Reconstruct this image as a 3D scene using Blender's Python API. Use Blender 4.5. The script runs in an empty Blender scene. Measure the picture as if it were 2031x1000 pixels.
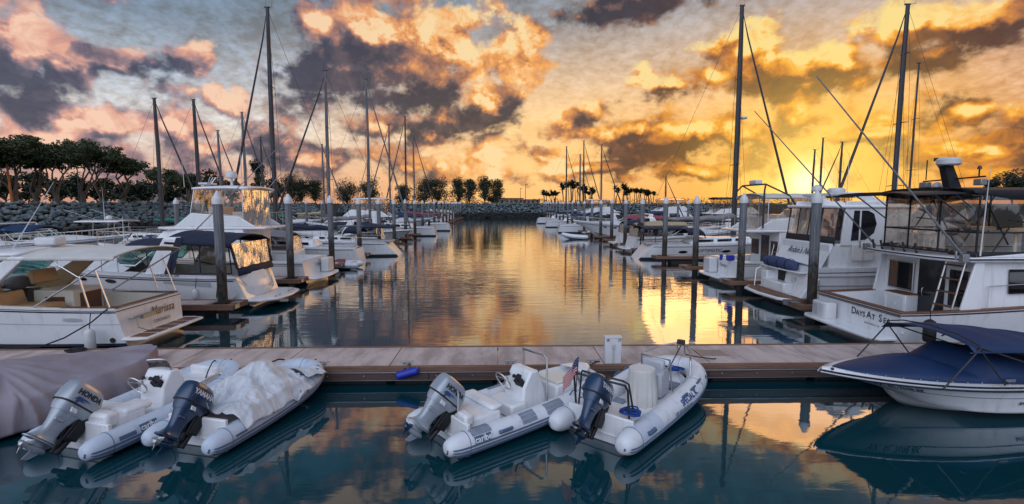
import bpy, math, random
from math import sin, cos, pi, radians, sqrt, atan2, asin, exp
from mathutils import Vector, Matrix, noise
random.seed(7)
S = bpy.context.scene
COL = S.collection

# ---------------------------------------------------------------- camera
FPX, PCX, PCY, HZ, VX, EYE = 1010., 1015.5, 500., 404., 990., 4.0
PSI = math.atan((PCX-VX)/FPX); TH = math.atan((PCY-HZ)/FPX)
FW = Vector((sin(PSI)*cos(TH), cos(PSI)*cos(TH), -sin(TH)))
RT = Vector((cos(PSI), -sin(PSI), 0)); UP = Vector((sin(PSI)*sin(TH), cos(PSI)*sin(TH), cos(TH)))
def ray(px, py): return FW + RT*((px-PCX)/FPX) + UP*((PCY-py)/FPX)
def G(px, py, z=0.):
    d = ray(px, py); t = (z-EYE)/d.z; return Vector((d.x*t, d.y*t, z))
def PX(px, py, Y):
    d = ray(px, py); t = Y/d.y; return Vector((d.x*t, Y, EYE+d.z*t))
cam = bpy.data.cameras.new('camera'); camo = bpy.data.objects.new('camera', cam); COL.objects.link(camo)
camo.location = (0, 0, EYE); camo.rotation_euler = (pi/2-TH, 0, -PSI)
cam.sensor_width = 36; cam.lens = 36*FPX/2031.; cam.clip_end = 8000; cam.clip_start = .05
S.camera = camo

def lin(r, g, b):
    f = lambda c: c/12.92 if c <= .04045 else ((c+.055)/1.055)**2.4
    return (f(r/255.), f(g/255.), f(b/255.), 1)

# ---------------------------------------------------------------- sun
SUN_AZ = PSI+math.atan((1600-PCX)/FPX); SUN_EL = radians(7)
sl = bpy.data.lights.new('sun', 'SUN'); so = bpy.data.objects.new('sun', sl); COL.objects.link(so)
sl.energy = .65; sl.angle = radians(32); sl.color = (1, .50, .18)
so.rotation_euler = Vector((sin(SUN_AZ)*cos(SUN_EL), cos(SUN_AZ)*cos(SUN_EL), sin(SUN_EL))).to_track_quat('Z', 'Y').to_euler()

# ---------------------------------------------------------------- exposure / render
S.view_settings.view_transform = 'Standard'; S.view_settings.look = 'None'
S.view_settings.exposure = 0; S.view_settings.gamma = 1
S.render.engine = 'CYCLES'
S.cycles.use_denoising = True; S.cycles.transparent_max_bounces = 24; S.cycles.max_bounces = 8
S.cycles.caustics_reflective = False; S.cycles.caustics_refractive = False

# ---------------------------------------------------------------- node helper
class NT:
    nd = '3D'
    def __init__(s, tree): s.t = tree
    def n(s, typ, **k):
        x = s.t.nodes.new(typ)
        for a, b in k.items(): setattr(x, a, b)
        return x
    def put(s, sock, v):
        if v is None: return
        if hasattr(v, 'is_output'): s.t.links.new(v, sock)
        else: sock.default_value = v
    def m(s, op, a, b=None, c=None, clamp=False):
        x = s.n('ShaderNodeMath', operation=op, use_clamp=clamp)
        for i, v in enumerate((a, b, c)): s.put(x.inputs[i], v)
        return x.outputs[0]
    def vm(s, op, a, b=None, c=None):
        x = s.n('ShaderNodeVectorMath', operation=op)
        for i, v in enumerate((a, b, c)): s.put(x.inputs[i], v)
        return x.outputs['Value'] if op in ('LENGTH', 'DOT_PRODUCT', 'DISTANCE') else x.outputs[0]
    def mix(s, f, a, b, blend='MIX'):
        x = s.n('ShaderNodeMix', data_type='RGBA', blend_type=blend)
        s.put(x.inputs[0], f); s.put(x.inputs[6], a); s.put(x.inputs[7], b)
        return x.outputs[2]
    def ramp(s, f, pts, interp='LINEAR'):
        x = s.n('ShaderNodeValToRGB'); cr = x.color_ramp; cr.interpolation = interp
        while len(cr.elements) < len(pts): cr.elements.new(.5)
        for e, (p, c) in zip(cr.elements, pts): e.position = p; e.color = c
        s.put(x.inputs[0], f); return x.outputs[0]
    def mr(s, v, a, b, c=0., d=1., typ='SMOOTHSTEP'):
        x = s.n('ShaderNodeMapRange', interpolation_type=typ)
        for i, q in enumerate((v, a, b, c, d)): s.put(x.inputs[i], q)
        return x.outputs[0]
    def noise(s, vec, scale, detail=4, rough=.55, dist=0., col=False):
        x = s.n('ShaderNodeTexNoise', noise_dimensions=s.nd); s.put(x.inputs['Vector'], vec)
        x.inputs['Scale'].default_value = scale; x.inputs['Detail'].default_value = detail
        x.inputs['Roughness'].default_value = rough; x.inputs['Distortion'].default_value = dist
        return x.outputs[1 if col else 0]
    def comb(s, x, y, z=0.):
        q = s.n('ShaderNodeCombineXYZ'); s.put(q.inputs[0], x); s.put(q.inputs[1], y); s.put(q.inputs[2], z); return q.outputs[0]

# ---------------------------------------------------------------- world: sunset sky with clouds at their own directions
W = bpy.data.worlds.new('World'); S.world = W; W.use_nodes = True
wt = W.node_tree; wt.nodes.clear(); w = NT(wt); w.nd = '2D'
def azel(px, py):
    d = ray(px, py).normalized(); return atan2(d.x, d.y), asin(d.z)
CLOUDS = [  # where each cumulus stands in the sky: centre and half-size, in photograph pixels turned to azimuth / elevation
 (25,90,110,95),(95,195,120,60),(200,105,85,26),(362,120,42,30),(60,275,150,32),(250,255,85,30),(355,240,75,45),(445,200,36,34),(560,285,95,34),
 (640,50,46,44),(800,70,150,95),(680,150,120,75),(830,175,120,60),(765,-40,120,60),(1015,110,55,75),(965,215,75,55),(905,240,60,40),(1145,235,46,30),
 (1235,10,140,40),(1330,185,90,36),(1430,170,70,30),(1560,150,85,62),(1660,130,60,50),(1500,95,80,50),(1800,40,130,50),(1860,100,150,45),(1990,50,110,55),
 (1905,215,75,26),(1310,290,100,36),(1265,262,36,22),(1400,330,120,18),(1575,250,60,36),(1090,305,85,24),(870,275,60,24),(985,305,36,16),(1700,270,90,28),
 (1930,280,150,30),(650,310,110,24),(470,300,80,26),(1190,330,90,14),(760,260,70,24),(150,150,60,40),(930,-80,260,45),(1500,-90,220,50),(400,-120,260,50),
 (150,-60,120,45),(1150,-190,200,50),(650,-230,220,60),(1750,-160,200,60)]
gt = bpy.data.node_groups.new('cumulus_density', 'ShaderNodeTree')
gt.interface.new_socket('P', in_out='INPUT', socket_type='NodeSocketVector')
gt.interface.new_socket('D', in_out='OUTPUT', socket_type='NodeSocketFloat')
g = NT(gt); g.nd = '2D'; gi = g.n('NodeGroupInput'); go = g.n('NodeGroupOutput'); P0 = gi.outputs[0]
wv = g.vm('SUBTRACT', g.noise(P0, 5.5, 3, .5, 0, True), (.5, .5, .5))
Pw = g.vm('MULTIPLY_ADD', wv, (.10, .07, 0), P0)
f = None
for cx, cy, rx, ry in CLOUDS:
    a, e = azel(cx, cy); a2, _ = azel(cx+rx, cy); _, e2 = azel(cx, cy-ry)
    ra, re = max(.012, abs(a2-a))*1.08, max(.010, abs(e2-e))*1.08
    q = g.vm('MULTIPLY_ADD', Pw, (1/ra, 1/re, 0), (-a/ra, -e/re, 0))
    q = g.vm('LENGTH', q)
    f = q if f is None else g.m('SMOOTH_MIN', f, q, .22)
fld = g.m('SUBTRACT', 1., f)
band = g.n('ShaderNodeSeparateXYZ'); g.put(band.inputs[0], P0)
bnd = g.m('SUBTRACT', g.m('MULTIPLY', g.mr(band.outputs[1], .01, .05), g.mr(band.outputs[1], .24, .13)), 1.)
fld = g.m('MAXIMUM', fld, g.m('ADD', g.m('MULTIPLY', bnd, 1.), .06))
def puff(vec, scale, detail, rough):
    x = g.n('ShaderNodeTexVoronoi', feature='SMOOTH_F1', voronoi_dimensions='2D'); g.put(x.inputs['Vector'], vec); x.inputs['Scale'].default_value = scale; x.normalize = True
    x.inputs['Detail'].default_value = detail; x.inputs['Roughness'].default_value = rough; x.inputs['Smoothness'].default_value = .6; x.inputs['Lacunarity'].default_value = 2.1
    return g.m('SUBTRACT', 1., x.outputs['Distance'])
wn_ = g.vm('SUBTRACT', g.noise(P0, 16., 3, .6, 0, True), (.5, .5, .5)); Pp = g.vm('MULTIPLY_ADD', wn_, (.030, .024, 0), g.vm('MULTIPLY', P0, (1, 1.25, 1)))
n1 = g.noise(g.vm('MULTIPLY', P0, (1, 1.35, 1)), 9., 5, .6, .2)
n2 = puff(Pp, 15., 3.5, .55)
nn = g.m('ADD', g.m('MULTIPLY', g.m('SUBTRACT', n1, .5), 2.0), g.m('MULTIPLY', g.m('SUBTRACT', n2, .80), 2.0))
g.put(go.inputs[0], g.m('ADD', g.m('ADD', fld, nn), .22))
tc = w.n('ShaderNodeTexCoord'); D = w.vm('NORMALIZE', tc.outputs['Generated'])
sp = w.n('ShaderNodeSeparateXYZ'); w.put(sp.inputs[0], D); dx, dy, dz = sp.outputs
az = w.m('ARCTAN2', dx, dy); el = w.m('ARCSINE', w.m('ABSOLUTE', dz)); P = w.comb(az, el, 0.)
saz, sel = azel(1600, 362)
sdir = (sin(saz)*cos(sel), cos(saz)*cos(sel), sin(sel))
ang = w.m('ARCCOSINE', w.m('MINIMUM', w.vm('DOT_PRODUCT', D, sdir), .99999))
warm = w.mr(w.m('ABSOLUTE', w.m('SUBTRACT', az, saz)), 1.15, .12)
elr = w.m('DIVIDE', el, .8)
cool = w.ramp(elr, [(0, lin(206,150,128)), (.06, lin(222,178,156)), (.15, lin(226,216,206)), (.24, lin(186,192,200)), (.36, lin(128,142,158)), (.55, lin(72,104,124)), (1, lin(74,110,140))])
hot = w.ramp(elr, [(0, lin(240,144,70)), (.07, lin(252,184,104)), (.18, lin(250,194,130)), (.3, lin(214,186,162)), (.42, lin(164,160,160)), (.6, lin(86,112,126)), (1, lin(74,110,140))])
hot = w.mix(w.m('MULTIPLY', w.mr(w.m('SUBTRACT', az, saz), .06, .36), .75), hot, lin(212, 158, 130))
base = w.mix(warm, cool, hot)
# thin mottled high layer, seen in perspective
pz = w.m('ADD', w.m('ABSOLUTE', dz), .34)
PP = w.comb(w.m('DIVIDE', dx, pz), w.m('DIVIDE', dy, pz), 0.)
h1 = w.noise(PP, 34., 4, .55, .15); h2 = w.noise(PP, 6.0, 5, .6, .2)
mot = w.m('ADD', w.m('MULTIPLY', w.m('SUBTRACT', h1, .5), 1.5), w.m('MULTIPLY', w.m('SUBTRACT', h2, .5), 2.0))
motf = w.mr(w.m('MULTIPLY', mot, w.mr(w.m('ABSOLUTE', dz), .02, .17, .35, 1.)), -.5, .5, .74, 1.30, 'LINEAR')
base = w.mix(1., base, w.comb(w.m('POWER', motf, .75), motf, w.m('POWER', motf, 1.25)), 'MULTIPLY')
glow = w.m('EXPONENT', w.m('MULTIPLY', w.m('MULTIPLY', ang, ang), -1/(.20**2)))
core = w.m('EXPONENT', w.m('MULTIPLY', w.m('MULTIPLY', ang, ang), -1/(.030**2)))
base = w.mix(w.m('MULTIPLY', glow, .82), base, lin(255, 174, 46))
cg = w.m('MULTIPLY', w.m('EXPONENT', w.m('MULTIPLY', w.m('POWER', w.m('ABSOLUTE', w.m('SUBTRACT', az, .06)), 2.), -1/(.30**2))), w.mr(el, .34, .10))
base = w.mix(w.m('MULTIPLY', cg, .62), base, (1.22, .74, .26, 1))
def dens(vec):
    x = w.n('ShaderNodeGroup'); x.node_tree = gt; w.put(x.inputs[0], vec); return x.outputs[0]
d0 = dens(P)
sgn = w.mr(w.m('SUBTRACT', saz, az), -.35, .35, -1., 1.)
d2 = dens(w.vm('ADD', P, w.comb(w.m('MULTIPLY', sgn, .013), .013, 0.)))
d1 = dens(w.vm('ADD', P, w.comb(w.m('MULTIPLY', sgn, 0.042), .036, 0.)))
LITB = [(1010,320,150,40),(1080,200,60,70),(1180,150,70,60),(960,120,60,60),(30,45,80,70),(70,258,130,26),(645,42,45,36),(745,15,62,70),(850,55,95,85),(915,30,55,70),(1012,90,55,55),(1020,150,44,50),(435,205,50,30),(245,250,80,30),(1310,156,60,18),(1510,80,60,36),(1645,60,60,50),(1780,15,100,40),(1420,140,40,20),(945,210,32,32),(1575,240,40,20),(340,250,60,20),(1000,-60,150,40),(760,-30,100,50)]
DRKB = [(75,185,110,60),(200,105,90,30),(362,120,50,34),(640,150,95,62),(800,190,120,40),(965,240,80,40),(1145,235,50,32),(1240,14,150,34),(1330,196,90,24),(1565,160,75,48),(1860,120,140,38),(2005,48,90,46),(1905,215,80,28),(560,290,90,25),(1310,300,90,26),(870,275,60,22)]
wv2 = w.vm('SUBTRACT', w.noise(P, 9., 4, .55, 0, True), (.5, .5, .5)); Pw2 = w.vm('MULTIPLY_ADD', wv2, (.16, .12, 0), P)
def field(lst):
    f = None
    for cx, cy, rx, ry in lst:
        a, e = azel(cx, cy); a2, _ = azel(cx+rx, cy); _, e2 = azel(cx, cy-ry); ra, re = abs(a2-a)*1.25, max(.01, abs(e2-e))*1.25
        q = w.vm('LENGTH', w.vm('MULTIPLY_ADD', Pw2, (1/ra, 1/re, 0), (-a/ra, -e/re, 0))); f = q if f is None else w.m('MINIMUM', f, q)
    return w.mr(f, 1.15, .25)
bias = w.m('SUBTRACT', w.m('MULTIPLY', field(LITB), .50), w.m('MULTIPLY', field(DRKB), .62))
cov = w.mr(d0, -.22, .34)
lit = w.m('ADD', w.m('MULTIPLY', w.mr(w.m('SUBTRACT', d0, d1), .10, 1.15), .72), w.m('MULTIPLY', w.mr(w.m('SUBTRACT', d0, d2), -.40, .45), .42))
thin = w.mr(d0, .9, -.1)
lit = w.m('ADD', w.m('MULTIPLY', lit, .85), w.m('MULTIPLY', thin, .16)); lit = w.m('ADD', lit, .10)
lit = w.m('ADD', lit, bias, clamp=True)
wn = w.mr(ang, 1.15, .18, 0., 1., 'LINEAR'); wn0 = w.mr(wn, .0, .55); wn1 = w.mr(wn, .66, 1.)
n_s = w.noise(w.vm('MULTIPLY', P, (1, 1.25, 1)), 20., 6, .62, .3); n_t = w.noise(P, 7., 4, .55, .3)
lit = w.m('ADD', lit, w.m('ADD', w.m('MULTIPLY', w.m('SUBTRACT', n_s, .5), .95), w.m('MULTIPLY', w.m('SUBTRACT', n_t, .5), .8)), clamp=True)
far_r = w.ramp(lit, [(0, lin(66,68,88)), (.25, lin(92,86,104)), (.5, lin(150,124,132)), (.78, lin(226,164,144)), (1, lin(250,206,178))])
mid_r = w.ramp(lit, [(0, lin(58,56,68)), (.25, lin(98,80,82)), (.5, lin(176,118,88)), (.78, lin(250,170,88)), (1, lin(255,222,164))])
near_r = w.ramp(lit, [(0, lin(84,54,44)), (.25, lin(128,78,46)), (.5, lin(206,124,46)), (.78, lin(255,178,54)), (1, lin(255,226,140))])
cl = w.mix(wn1, w.mix(wn0, far_r, mid_r), near_r)
hi = w.mr(el, .38, .60)
cl = w.mix(hi, cl, w.ramp(lit, [(0, lin(44,70,86)), (.5, lin(96,108,116)), (1, lin(214,184,156))]))
sky = w.mix(w.m('MULTIPLY', cov, .93), base, cl)
halo = w.m('EXPONENT', w.m('MULTIPLY', w.m('MULTIPLY', ang, ang), -1/(.125**2)))
sky = w.mix(w.m('MULTIPLY', halo, w.mr(cov, 1.3, .2, .25, .74)), sky, (1.5, .93, .20, 1))
sky = w.mix(w.m('MULTIPLY', core, .85), sky, (3.0, 2.5, 1.3, 1))
sky = w.mix(w.m('MULTIPLY', glow, w.m('MULTIPLY', glow, .40)), sky, (1.25, .80, .17, 1))
# sky behind the camera: a dim blue dusk with an unseen bright patch (bank) added high up as soft fill light
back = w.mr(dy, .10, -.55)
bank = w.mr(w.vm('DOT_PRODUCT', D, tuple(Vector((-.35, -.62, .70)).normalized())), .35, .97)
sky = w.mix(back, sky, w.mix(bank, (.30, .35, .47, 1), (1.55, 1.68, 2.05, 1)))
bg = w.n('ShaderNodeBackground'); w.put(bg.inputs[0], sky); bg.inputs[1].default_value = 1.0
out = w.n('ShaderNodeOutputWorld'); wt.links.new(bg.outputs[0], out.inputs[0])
W.cycles.sampling_method = 'MANUAL'; W.cycles.sample_map_resolution = 1024

# ---------------------------------------------------------------- materials
def mat(name, color, rough=.5, metal=0., var=.12, vscale=6., bump=0., bscale=20., spec=.5, coat=0., stretch=None, two=None, lo=.4, hi=.62, trans=None):
    m = bpy.data.materials.new(name); m.use_nodes = True; t = NT(m.node_tree); b = m.node_tree.nodes['Principled BSDF']
    tcn = t.n('ShaderNodeTexCoord'); v = tcn.outputs['Object']
    if stretch: v = t.vm('MULTIPLY', v, stretch)
    c = color if len(color) == 4 else (*color, 1)
    nz = t.noise(v, vscale, 5, .6)
    if two:
        c2 = two if len(two) == 4 else (*two, 1)
        cc = t.mix(t.mr(nz, lo, hi), c, c2)
    else:
        k = t.mr(nz, .25, .75, 1-var, 1+var*.5, 'LINEAR')
        cc = t.mix(1., c, t.comb(k, k, k), 'MULTIPLY')
    t.put(b.inputs['Base Color'], cc)
    b.inputs['Roughness'].default_value = rough; b.inputs['Metallic'].default_value = metal
    b.inputs['Specular IOR Level'].default_value = spec
    if coat: b.inputs['Coat Weight'].default_value = coat; b.inputs['Coat Roughness'].default_value = .08
    if bump:
        bn = t.n('ShaderNodeBump'); bn.inputs['Strength'].default_value = bump; bn.inputs['Distance'].default_value = .02
        t.put(bn.inputs['Height'], t.noise(v, bscale, 4, .6)); t.put(b.inputs['Normal'], bn.outputs[0])
    return m
M = {}
M['gel'] = mat('white_gelcoat', (.74, .75, .77), .28, vscale=2.2, coat=.3, stretch=(2.4, 2.4, .5), two=(.60, .595, .585), lo=.48, hi=.80)
M['gelw'] = mat('cream_gelcoat', (.72, .68, .60), .32, var=.10, vscale=1.5)
M['gelg'] = mat('grey_gelcoat', (.42, .44, .48), .35, var=.12, vscale=2)
M['nonskid'] = mat('nonskid_deck', (.62, .63, .64), .7, var=.14, vscale=2.5, bump=.15, bscale=160)
M['navy'] = mat('navy_canvas', (.012, .018, .045), .8, var=.3, vscale=3, bump=.25, bscale=7)
M['blue'] = mat('blue_canvas', (.005, .027, .095), .62, var=.3, vscale=2.2, bump=.3, bscale=6)
M['black'] = mat('black_canvas', (.010, .010, .014), .7, var=.2, bump=.2, bscale=8)
M['wcanvas'] = mat('white_canvas', (.62, .60, .57), .8, var=.16, vscale=2, bump=.3, bscale=6)
M['gcanvas'] = mat('grey_canvas', (.22, .21, .22), .8, var=.2, vscale=2, bump=.3, bscale=6)
M['tan'] = mat('tan_vinyl', (.52, .33, .17), .5, var=.15, vscale=4)
M['tancanvas'] = mat('tan_canvas', (.42, .33, .2), .8, var=.15, bump=.2)
M['redc'] = mat('faded_red_canvas', (.30, .05, .08), .8, var=.2, bump=.2)
M['green'] = mat('green_canvas', (.02, .18, .13), .8, var=.2, bump=.2)
M['yellow'] = mat('ochre_canvas', (.5, .32, .08), .8, var=.2, bump=.2)
M['steel'] = mat('stainless_steel', (.55, .54, .53), .34, 1., var=.08)
M['alu'] = mat('aluminium_mast', (.13, .135, .145), .5, .35, var=.15, vscale=3)
M['dalu'] = mat('dark_mast_paint', (.035, .035, .04), .5, .2, var=.2)
M['rope'] = mat('dark_rope', (.015, .016, .02), .9, var=.3, bump=.4, bscale=120)
M['wire'] = mat('rigging_wire', (.05, .05, .055), .5, .6)
M['bluerope'] = mat('blue_rope', (.01, .06, .28), .8, var=.3, bump=.4, bscale=120)
M['rubber'] = mat('black_rubber', (.012, .012, .014), .6)
M['plastic'] = mat('white_plastic', (.58, .59, .60), .4, var=.1)
M['teak'] = mat('teak', (.17, .07, .035), .5, var=.35, vscale=14, stretch=(1, 8, 8))
M['stripe'] = mat('dark_stripe', (.012, .016, .035), .4)
M['bstripe'] = mat('slate_blue_rubber', (.07, .12, .21), .5, var=.2)
M['hyp'] = mat('pale_grey_hypalon', (.66, .68, .72), .55, vscale=5, bump=.12, bscale=14, two=(.50, .53, .58), lo=.50, hi=.74)
M['hypb'] = mat('blue_grey_hypalon', (.50, .565, .66), .55, vscale=5, bump=.12, bscale=14, two=(.38, .44, .54), lo=.50, hi=.74)
M['patch'] = mat('grey_tread_patch', (.22, .26, .33), .75, var=.2, vscale=8, bump=.3, bscale=150)
M['silver'] = mat('silver_grey_paint', (.34, .38, .43), .32, .25, var=.12, vscale=4, coat=.4)
M['yam'] = mat('dark_blue_paint', (.016, .042, .10), .28, .2, var=.15, vscale=4, coat=.5)
M['mech'] = mat('oily_engine_metal', (.02, .021, .024), .4, .5, var=.4, vscale=12)
M['prop'] = mat('bare_propeller_metal', (.55, .55, .55), .35, .7)
M['tarp'] = mat('mauve_grey_tarp', (.285, .255, .295), .75, var=.25, vscale=1.6, bump=.6, bscale=4)
M['wtarp'] = mat('crumpled_pale_tarp', (.60, .62, .66), .7, var=.2, vscale=2.5, bump=.8, bscale=9)
M['ink'] = mat('dark_lettering', (.01, .012, .03), .5)
M['inkb'] = mat('blue_lettering', (.03, .06, .22), .5)
M['inkw'] = mat('white_lettering', (.7, .72, .75), .5)
M['gold'] = mat('gold_brown_lettering', (.10, .05, .02), .4)
M['fenderb'] = mat('blue_fender_plastic', (.012, .03, .36), .45, var=.2)
M['flagr'] = mat('flag_red', (.62, .008, .02), .8); M['flagw'] = mat('flag_white', (.75, .72, .72), .8); M['flagb'] = mat('flag_blue', (.015, .03, .16), .8)
M['concrete'] = mat('dock_concrete', (.33, .255, .235), .85, vscale=2.2, bump=.35, bscale=60, stretch=(1, .30, 1), two=(.52, .42, .39), lo=.34, hi=.62)
M['timber'] = mat('weathered_timber', (.085, .05, .042), .8, var=.5, vscale=5, bump=.5, bscale=12, stretch=(.25, 4, 4))
M['timbl'] = mat('brown_waler_timber', (.19, .10, .065), .75, var=.5, vscale=4, bump=.5, bscale=10, stretch=(.4, 4, 4))
M['float'] = mat('dark_float', (.02, .022, .022), .8, var=.4)
M['galv'] = mat('galvanised_steel', (.30, .31, .33), .5, .7, var=.25, vscale=12)
M['dglass'] = mat('dark_cabin_glass', (.012, .014, .018), .06, var=.1, spec=.6)
M['gglass'] = mat('green_tinted_glass', (.05, .14, .14), .06, var=.1, spec=.6)
M['dark'] = mat('dark_recess', (.012, .011, .012), .7)
M['wood'] = mat('cabin_wood', (.13, .05, .025), .45, var=.3, vscale=9)
M['antif'] = mat('dark_bottom_paint', (.014, .016, .022), .7, var=.3)
M['curt'] = mat('grey_curtain', (.16, .15, .15), .9, var=.4, vscale=5, stretch=(6, 6, .3))
# pile: pale upper concrete, dark tidal growth low down
def pile_mat():
    m = bpy.data.materials.new('concrete_pile'); m.use_nodes = True; t = NT(m.node_tree); b = m.node_tree.nodes['Principled BSDF']
    v = t.n('ShaderNodeTexCoord').outputs['Object']; s_ = t.n('ShaderNodeSeparateXYZ'); t.put(s_.inputs[0], v)
    nz = t.noise(t.vm('MULTIPLY', v, (1, 1, .5)), 7., 6, .65)
    h = t.m('ADD', s_.outputs[2], t.m('MULTIPLY', t.m('SUBTRACT', nz, .5), 2.2))
    k = t.mr(h, 1.35, 2.5)
    streak = t.noise(t.vm('MULTIPLY', v, (9, 9, .35)), 3., 5, .6)
    top = t.mix(t.mr(streak, .3, .7), lin(80, 84, 90), lin(126, 128, 132))
    low = t.mix(t.mr(nz, .35, .65), (.010, .010, .010, 1), (.055, .04, .03, 1))
    t.put(b.inputs['Base Color'], t.mix(k, low, top)); b.inputs['Roughness'].default_value = .85
    bn = t.n('ShaderNodeBump'); bn.inputs['Strength'].default_value = .5; bn.inputs['Distance'].default_value = .03
    t.put(bn.inputs['Height'], nz); t.put(b.inputs['Normal'], bn.outputs[0]); return m
M['pile'] = pile_mat()
def clear_mat(name, tint, refl, rough=.05, wav=0.6, scale=3., st=(2.2, 2.2, .45), fk=.30):
    m = bpy.data.materials.new(name); m.use_nodes = True; nt = m.node_tree; nt.nodes.clear(); t = NT(nt)
    tr = t.n('ShaderNodeBsdfTransparent'); tr.inputs[0].default_value = (*tint, 1)
    gl = t.n('ShaderNodeBsdfGlossy'); gl.inputs[0].default_value = (.9, .9, .9, 1); gl.inputs[1].default_value = rough
    v = t.n('ShaderNodeTexCoord').outputs['Object']
    bn = t.n('ShaderNodeBump'); bn.inputs['Strength'].default_value = wav; bn.inputs['Distance'].default_value = .08
    t.put(bn.inputs['Height'], t.noise(t.vm('MULTIPLY', v, st), scale, 3, .5, .6)); t.put(gl.inputs['Normal'], bn.outputs[0])
    lw = t.n('ShaderNodeLayerWeight'); lw.inputs[0].default_value = .35
    fac = t.m('ADD', t.m('MULTIPLY', lw.outputs['Fresnel'], fk), refl, clamp=True)
    mx = t.n('ShaderNodeMixShader'); t.put(mx.inputs[0], fac); nt.links.new(tr.outputs[0], mx.inputs[1]); nt.links.new(gl.outputs[0], mx.inputs[2])
    o = t.n('ShaderNodeOutputMaterial'); nt.links.new(mx.outputs[0], o.inputs[0]); return m
M['vinyl'] = clear_mat('clear_vinyl', (.90, .84, .76), .03, .05, .10, 2.0)
M['vinylg'] = clear_mat('glossy_clear_vinyl', (.66, .60, .52), .22, .06, .8, 2.6, (5., 5., .35), .55)
M['vinyld'] = clear_mat('smoky_vinyl', (.42, .40, .40), .05, .08, .3)
M['glass'] = clear_mat('green_windshield_glass', (.42, .68, .66), .10, .02, 0.)
def water_mat():
    m = bpy.data.materials.new('harbour_water'); m.use_nodes = True; nt = m.node_tree; nt.nodes.clear(); t = NT(nt)
    v = t.n('ShaderNodeTexCoord').outputs['Object']; s_ = t.n('ShaderNodeSeparateXYZ'); t.put(s_.inputs[0], v)
    n_a = t.noise(t.vm('MULTIPLY', v, (.8, 2.6, 1)), 1.1, 4, .5, .3)
    n_b = t.noise(t.vm('MULTIPLY', v, (.35, 1.0, 1)), .35, 3, .5)
    hgt = t.m('ADD', t.m('MULTIPLY', n_a, .045), t.m('MULTIPLY', n_b, .10))
    k = t.mr(s_.outputs[1], 11., 24., .16, 1.)          # sheltered behind the dock, livelier in the channel
    bn = t.n('ShaderNodeBump'); bn.inputs['Distance'].default_value = 1.; t.put(bn.inputs['Strength'], t.m('MULTIPLY', k, .20)); t.put(bn.inputs['Height'], hgt)
    df = t.n('ShaderNodeBsdfDiffuse')
    t.put(df.inputs[0], t.mix(t.mr(s_.outputs[1], 9., 40.), (.003, .038, .052, 1), (.004, .020, .026, 1)))
    gl = t.n('ShaderNodeBsdfGlossy'); gl.inputs[0].default_value = (.93, .95, .97, 1); gl.inputs[1].default_value = .025
    t.put(gl.inputs['Normal'], bn.outputs[0]); t.put(df.inputs['Normal'], bn.outputs[0])
    lw = t.n('ShaderNodeFresnel'); lw.inputs[0].default_value = 1.75; t.put(lw.inputs['Normal'], bn.outputs[0])
    fac = t.mr(lw.outputs[0], .09, .58, .07, .97, 'LINEAR')
    mx = t.n('ShaderNodeMixShader'); t.put(mx.inputs[0], fac); nt.links.new(df.outputs[0], mx.inputs[1]); nt.links.new(gl.outputs[0], mx.inputs[2])
    o = t.n('ShaderNodeOutputMaterial'); nt.links.new(mx.outputs[0], o.inputs[0]); return m
M['water'] = water_mat()

def rock_mat():
    m = bpy.data.materials.new('riprap_rock'); m.use_nodes = True; t = NT(m.node_tree); b = m.node_tree.nodes['Principled BSDF']
    v = t.n('ShaderNodeTexCoord').outputs['Object']; s_ = t.n('ShaderNodeSeparateXYZ'); t.put(s_.inputs[0], v)
    n_ = t.noise(v, .9, 5, .7); n2 = t.noise(v, .25, 2, .5)
    c = t.ramp(n_, [(.30, (.035, .055, .065, 1)), (.5, (.10, .14, .155, 1)), (.68, (.27, .31, .32, 1))])
    k = t.mr(t.m('ADD', s_.outputs[2], t.m('MULTIPLY', t.m('SUBTRACT', n2, .5), 1.4)), 1.0, 1.9)   # dark weed below the tide line
    t.put(b.inputs['Base Color'], t.mix(k, (.012, .014, .012, 1), c)); b.inputs['Roughness'].default_value = .9; return m
M['rock'] = rock_mat()
M['earth'] = mat('embankment_earth', (.03, .03, .028), .95, var=.4, vscale=1)
M['grassl'] = mat('park_grass', (.030, .045, .015), .95, var=.5, vscale=.7, bump=.5, bscale=6)
M['bark'] = mat('tree_bark', (.15, .115, .09), .9, var=.5, vscale=5, bump=.6, bscale=14)
def leaf_mat(name, c1, c2):
    m = mat(name, c1, .7, two=c2, vscale=.8, lo=.35, hi=.65); b = m.node_tree.nodes['Principled BSDF']; return m
M['leaf'] = leaf_mat('dark_green_leaves', (.018, .032, .010), (.055, .075, .022))
M['leafd'] = leaf_mat('deep_green_leaves', (.010, .018, .009), (.026, .040, .015))
M['palm'] = leaf_mat('palm_leaves', (.020, .030, .010), (.05, .06, .02))
M['bldg'] = mat('pale_stucco', (.30, .22, .19), .9, var=.2)
# ---------------------------------------------------------------- mesh toolbox
EACH = {'bolt', 'edge_board', 'waler', 'float', 'edge_strip', 'top_frame', 'grab_lug', 'curtain_border', 'cleaning_bucket', 'gauge', 'lamp_head', 'pile_bracket', 'engine_bracket_x', 'sail_window', 'side_rail_x', 'fuel_hose', 'control_cable', 'tread_patch', 'coaming', 'cabin_wing', 'flybridge_side', 'porthole', 'cabin_window', 'deck_chair', 'helm_seat', 'stool', 'floor_mat', 'rod_holder', 'grab_handle', 'tie_ring', 'floodlight', 'seat_base', 'cushion', 'antenna', 'stern_step', 'stern_seat', 'outrigger', 'teak_panel', 'flybridge_coaming', 'swim_step', 'snap', 'rub_strake', 'covering_board', 'cap_rail', 'hull_vent', 'arch_trim', 'console', 'star', 'spreader', 'red_stripe', 'white_stripe', 'seam', 'rub_rail', 'panel_frame', 'bimini_frame', 'sheer_stripe', 'boot_stripe', 'pinstripe', 'hull_line', 'rail_insert', 'chine_strip'}
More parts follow.
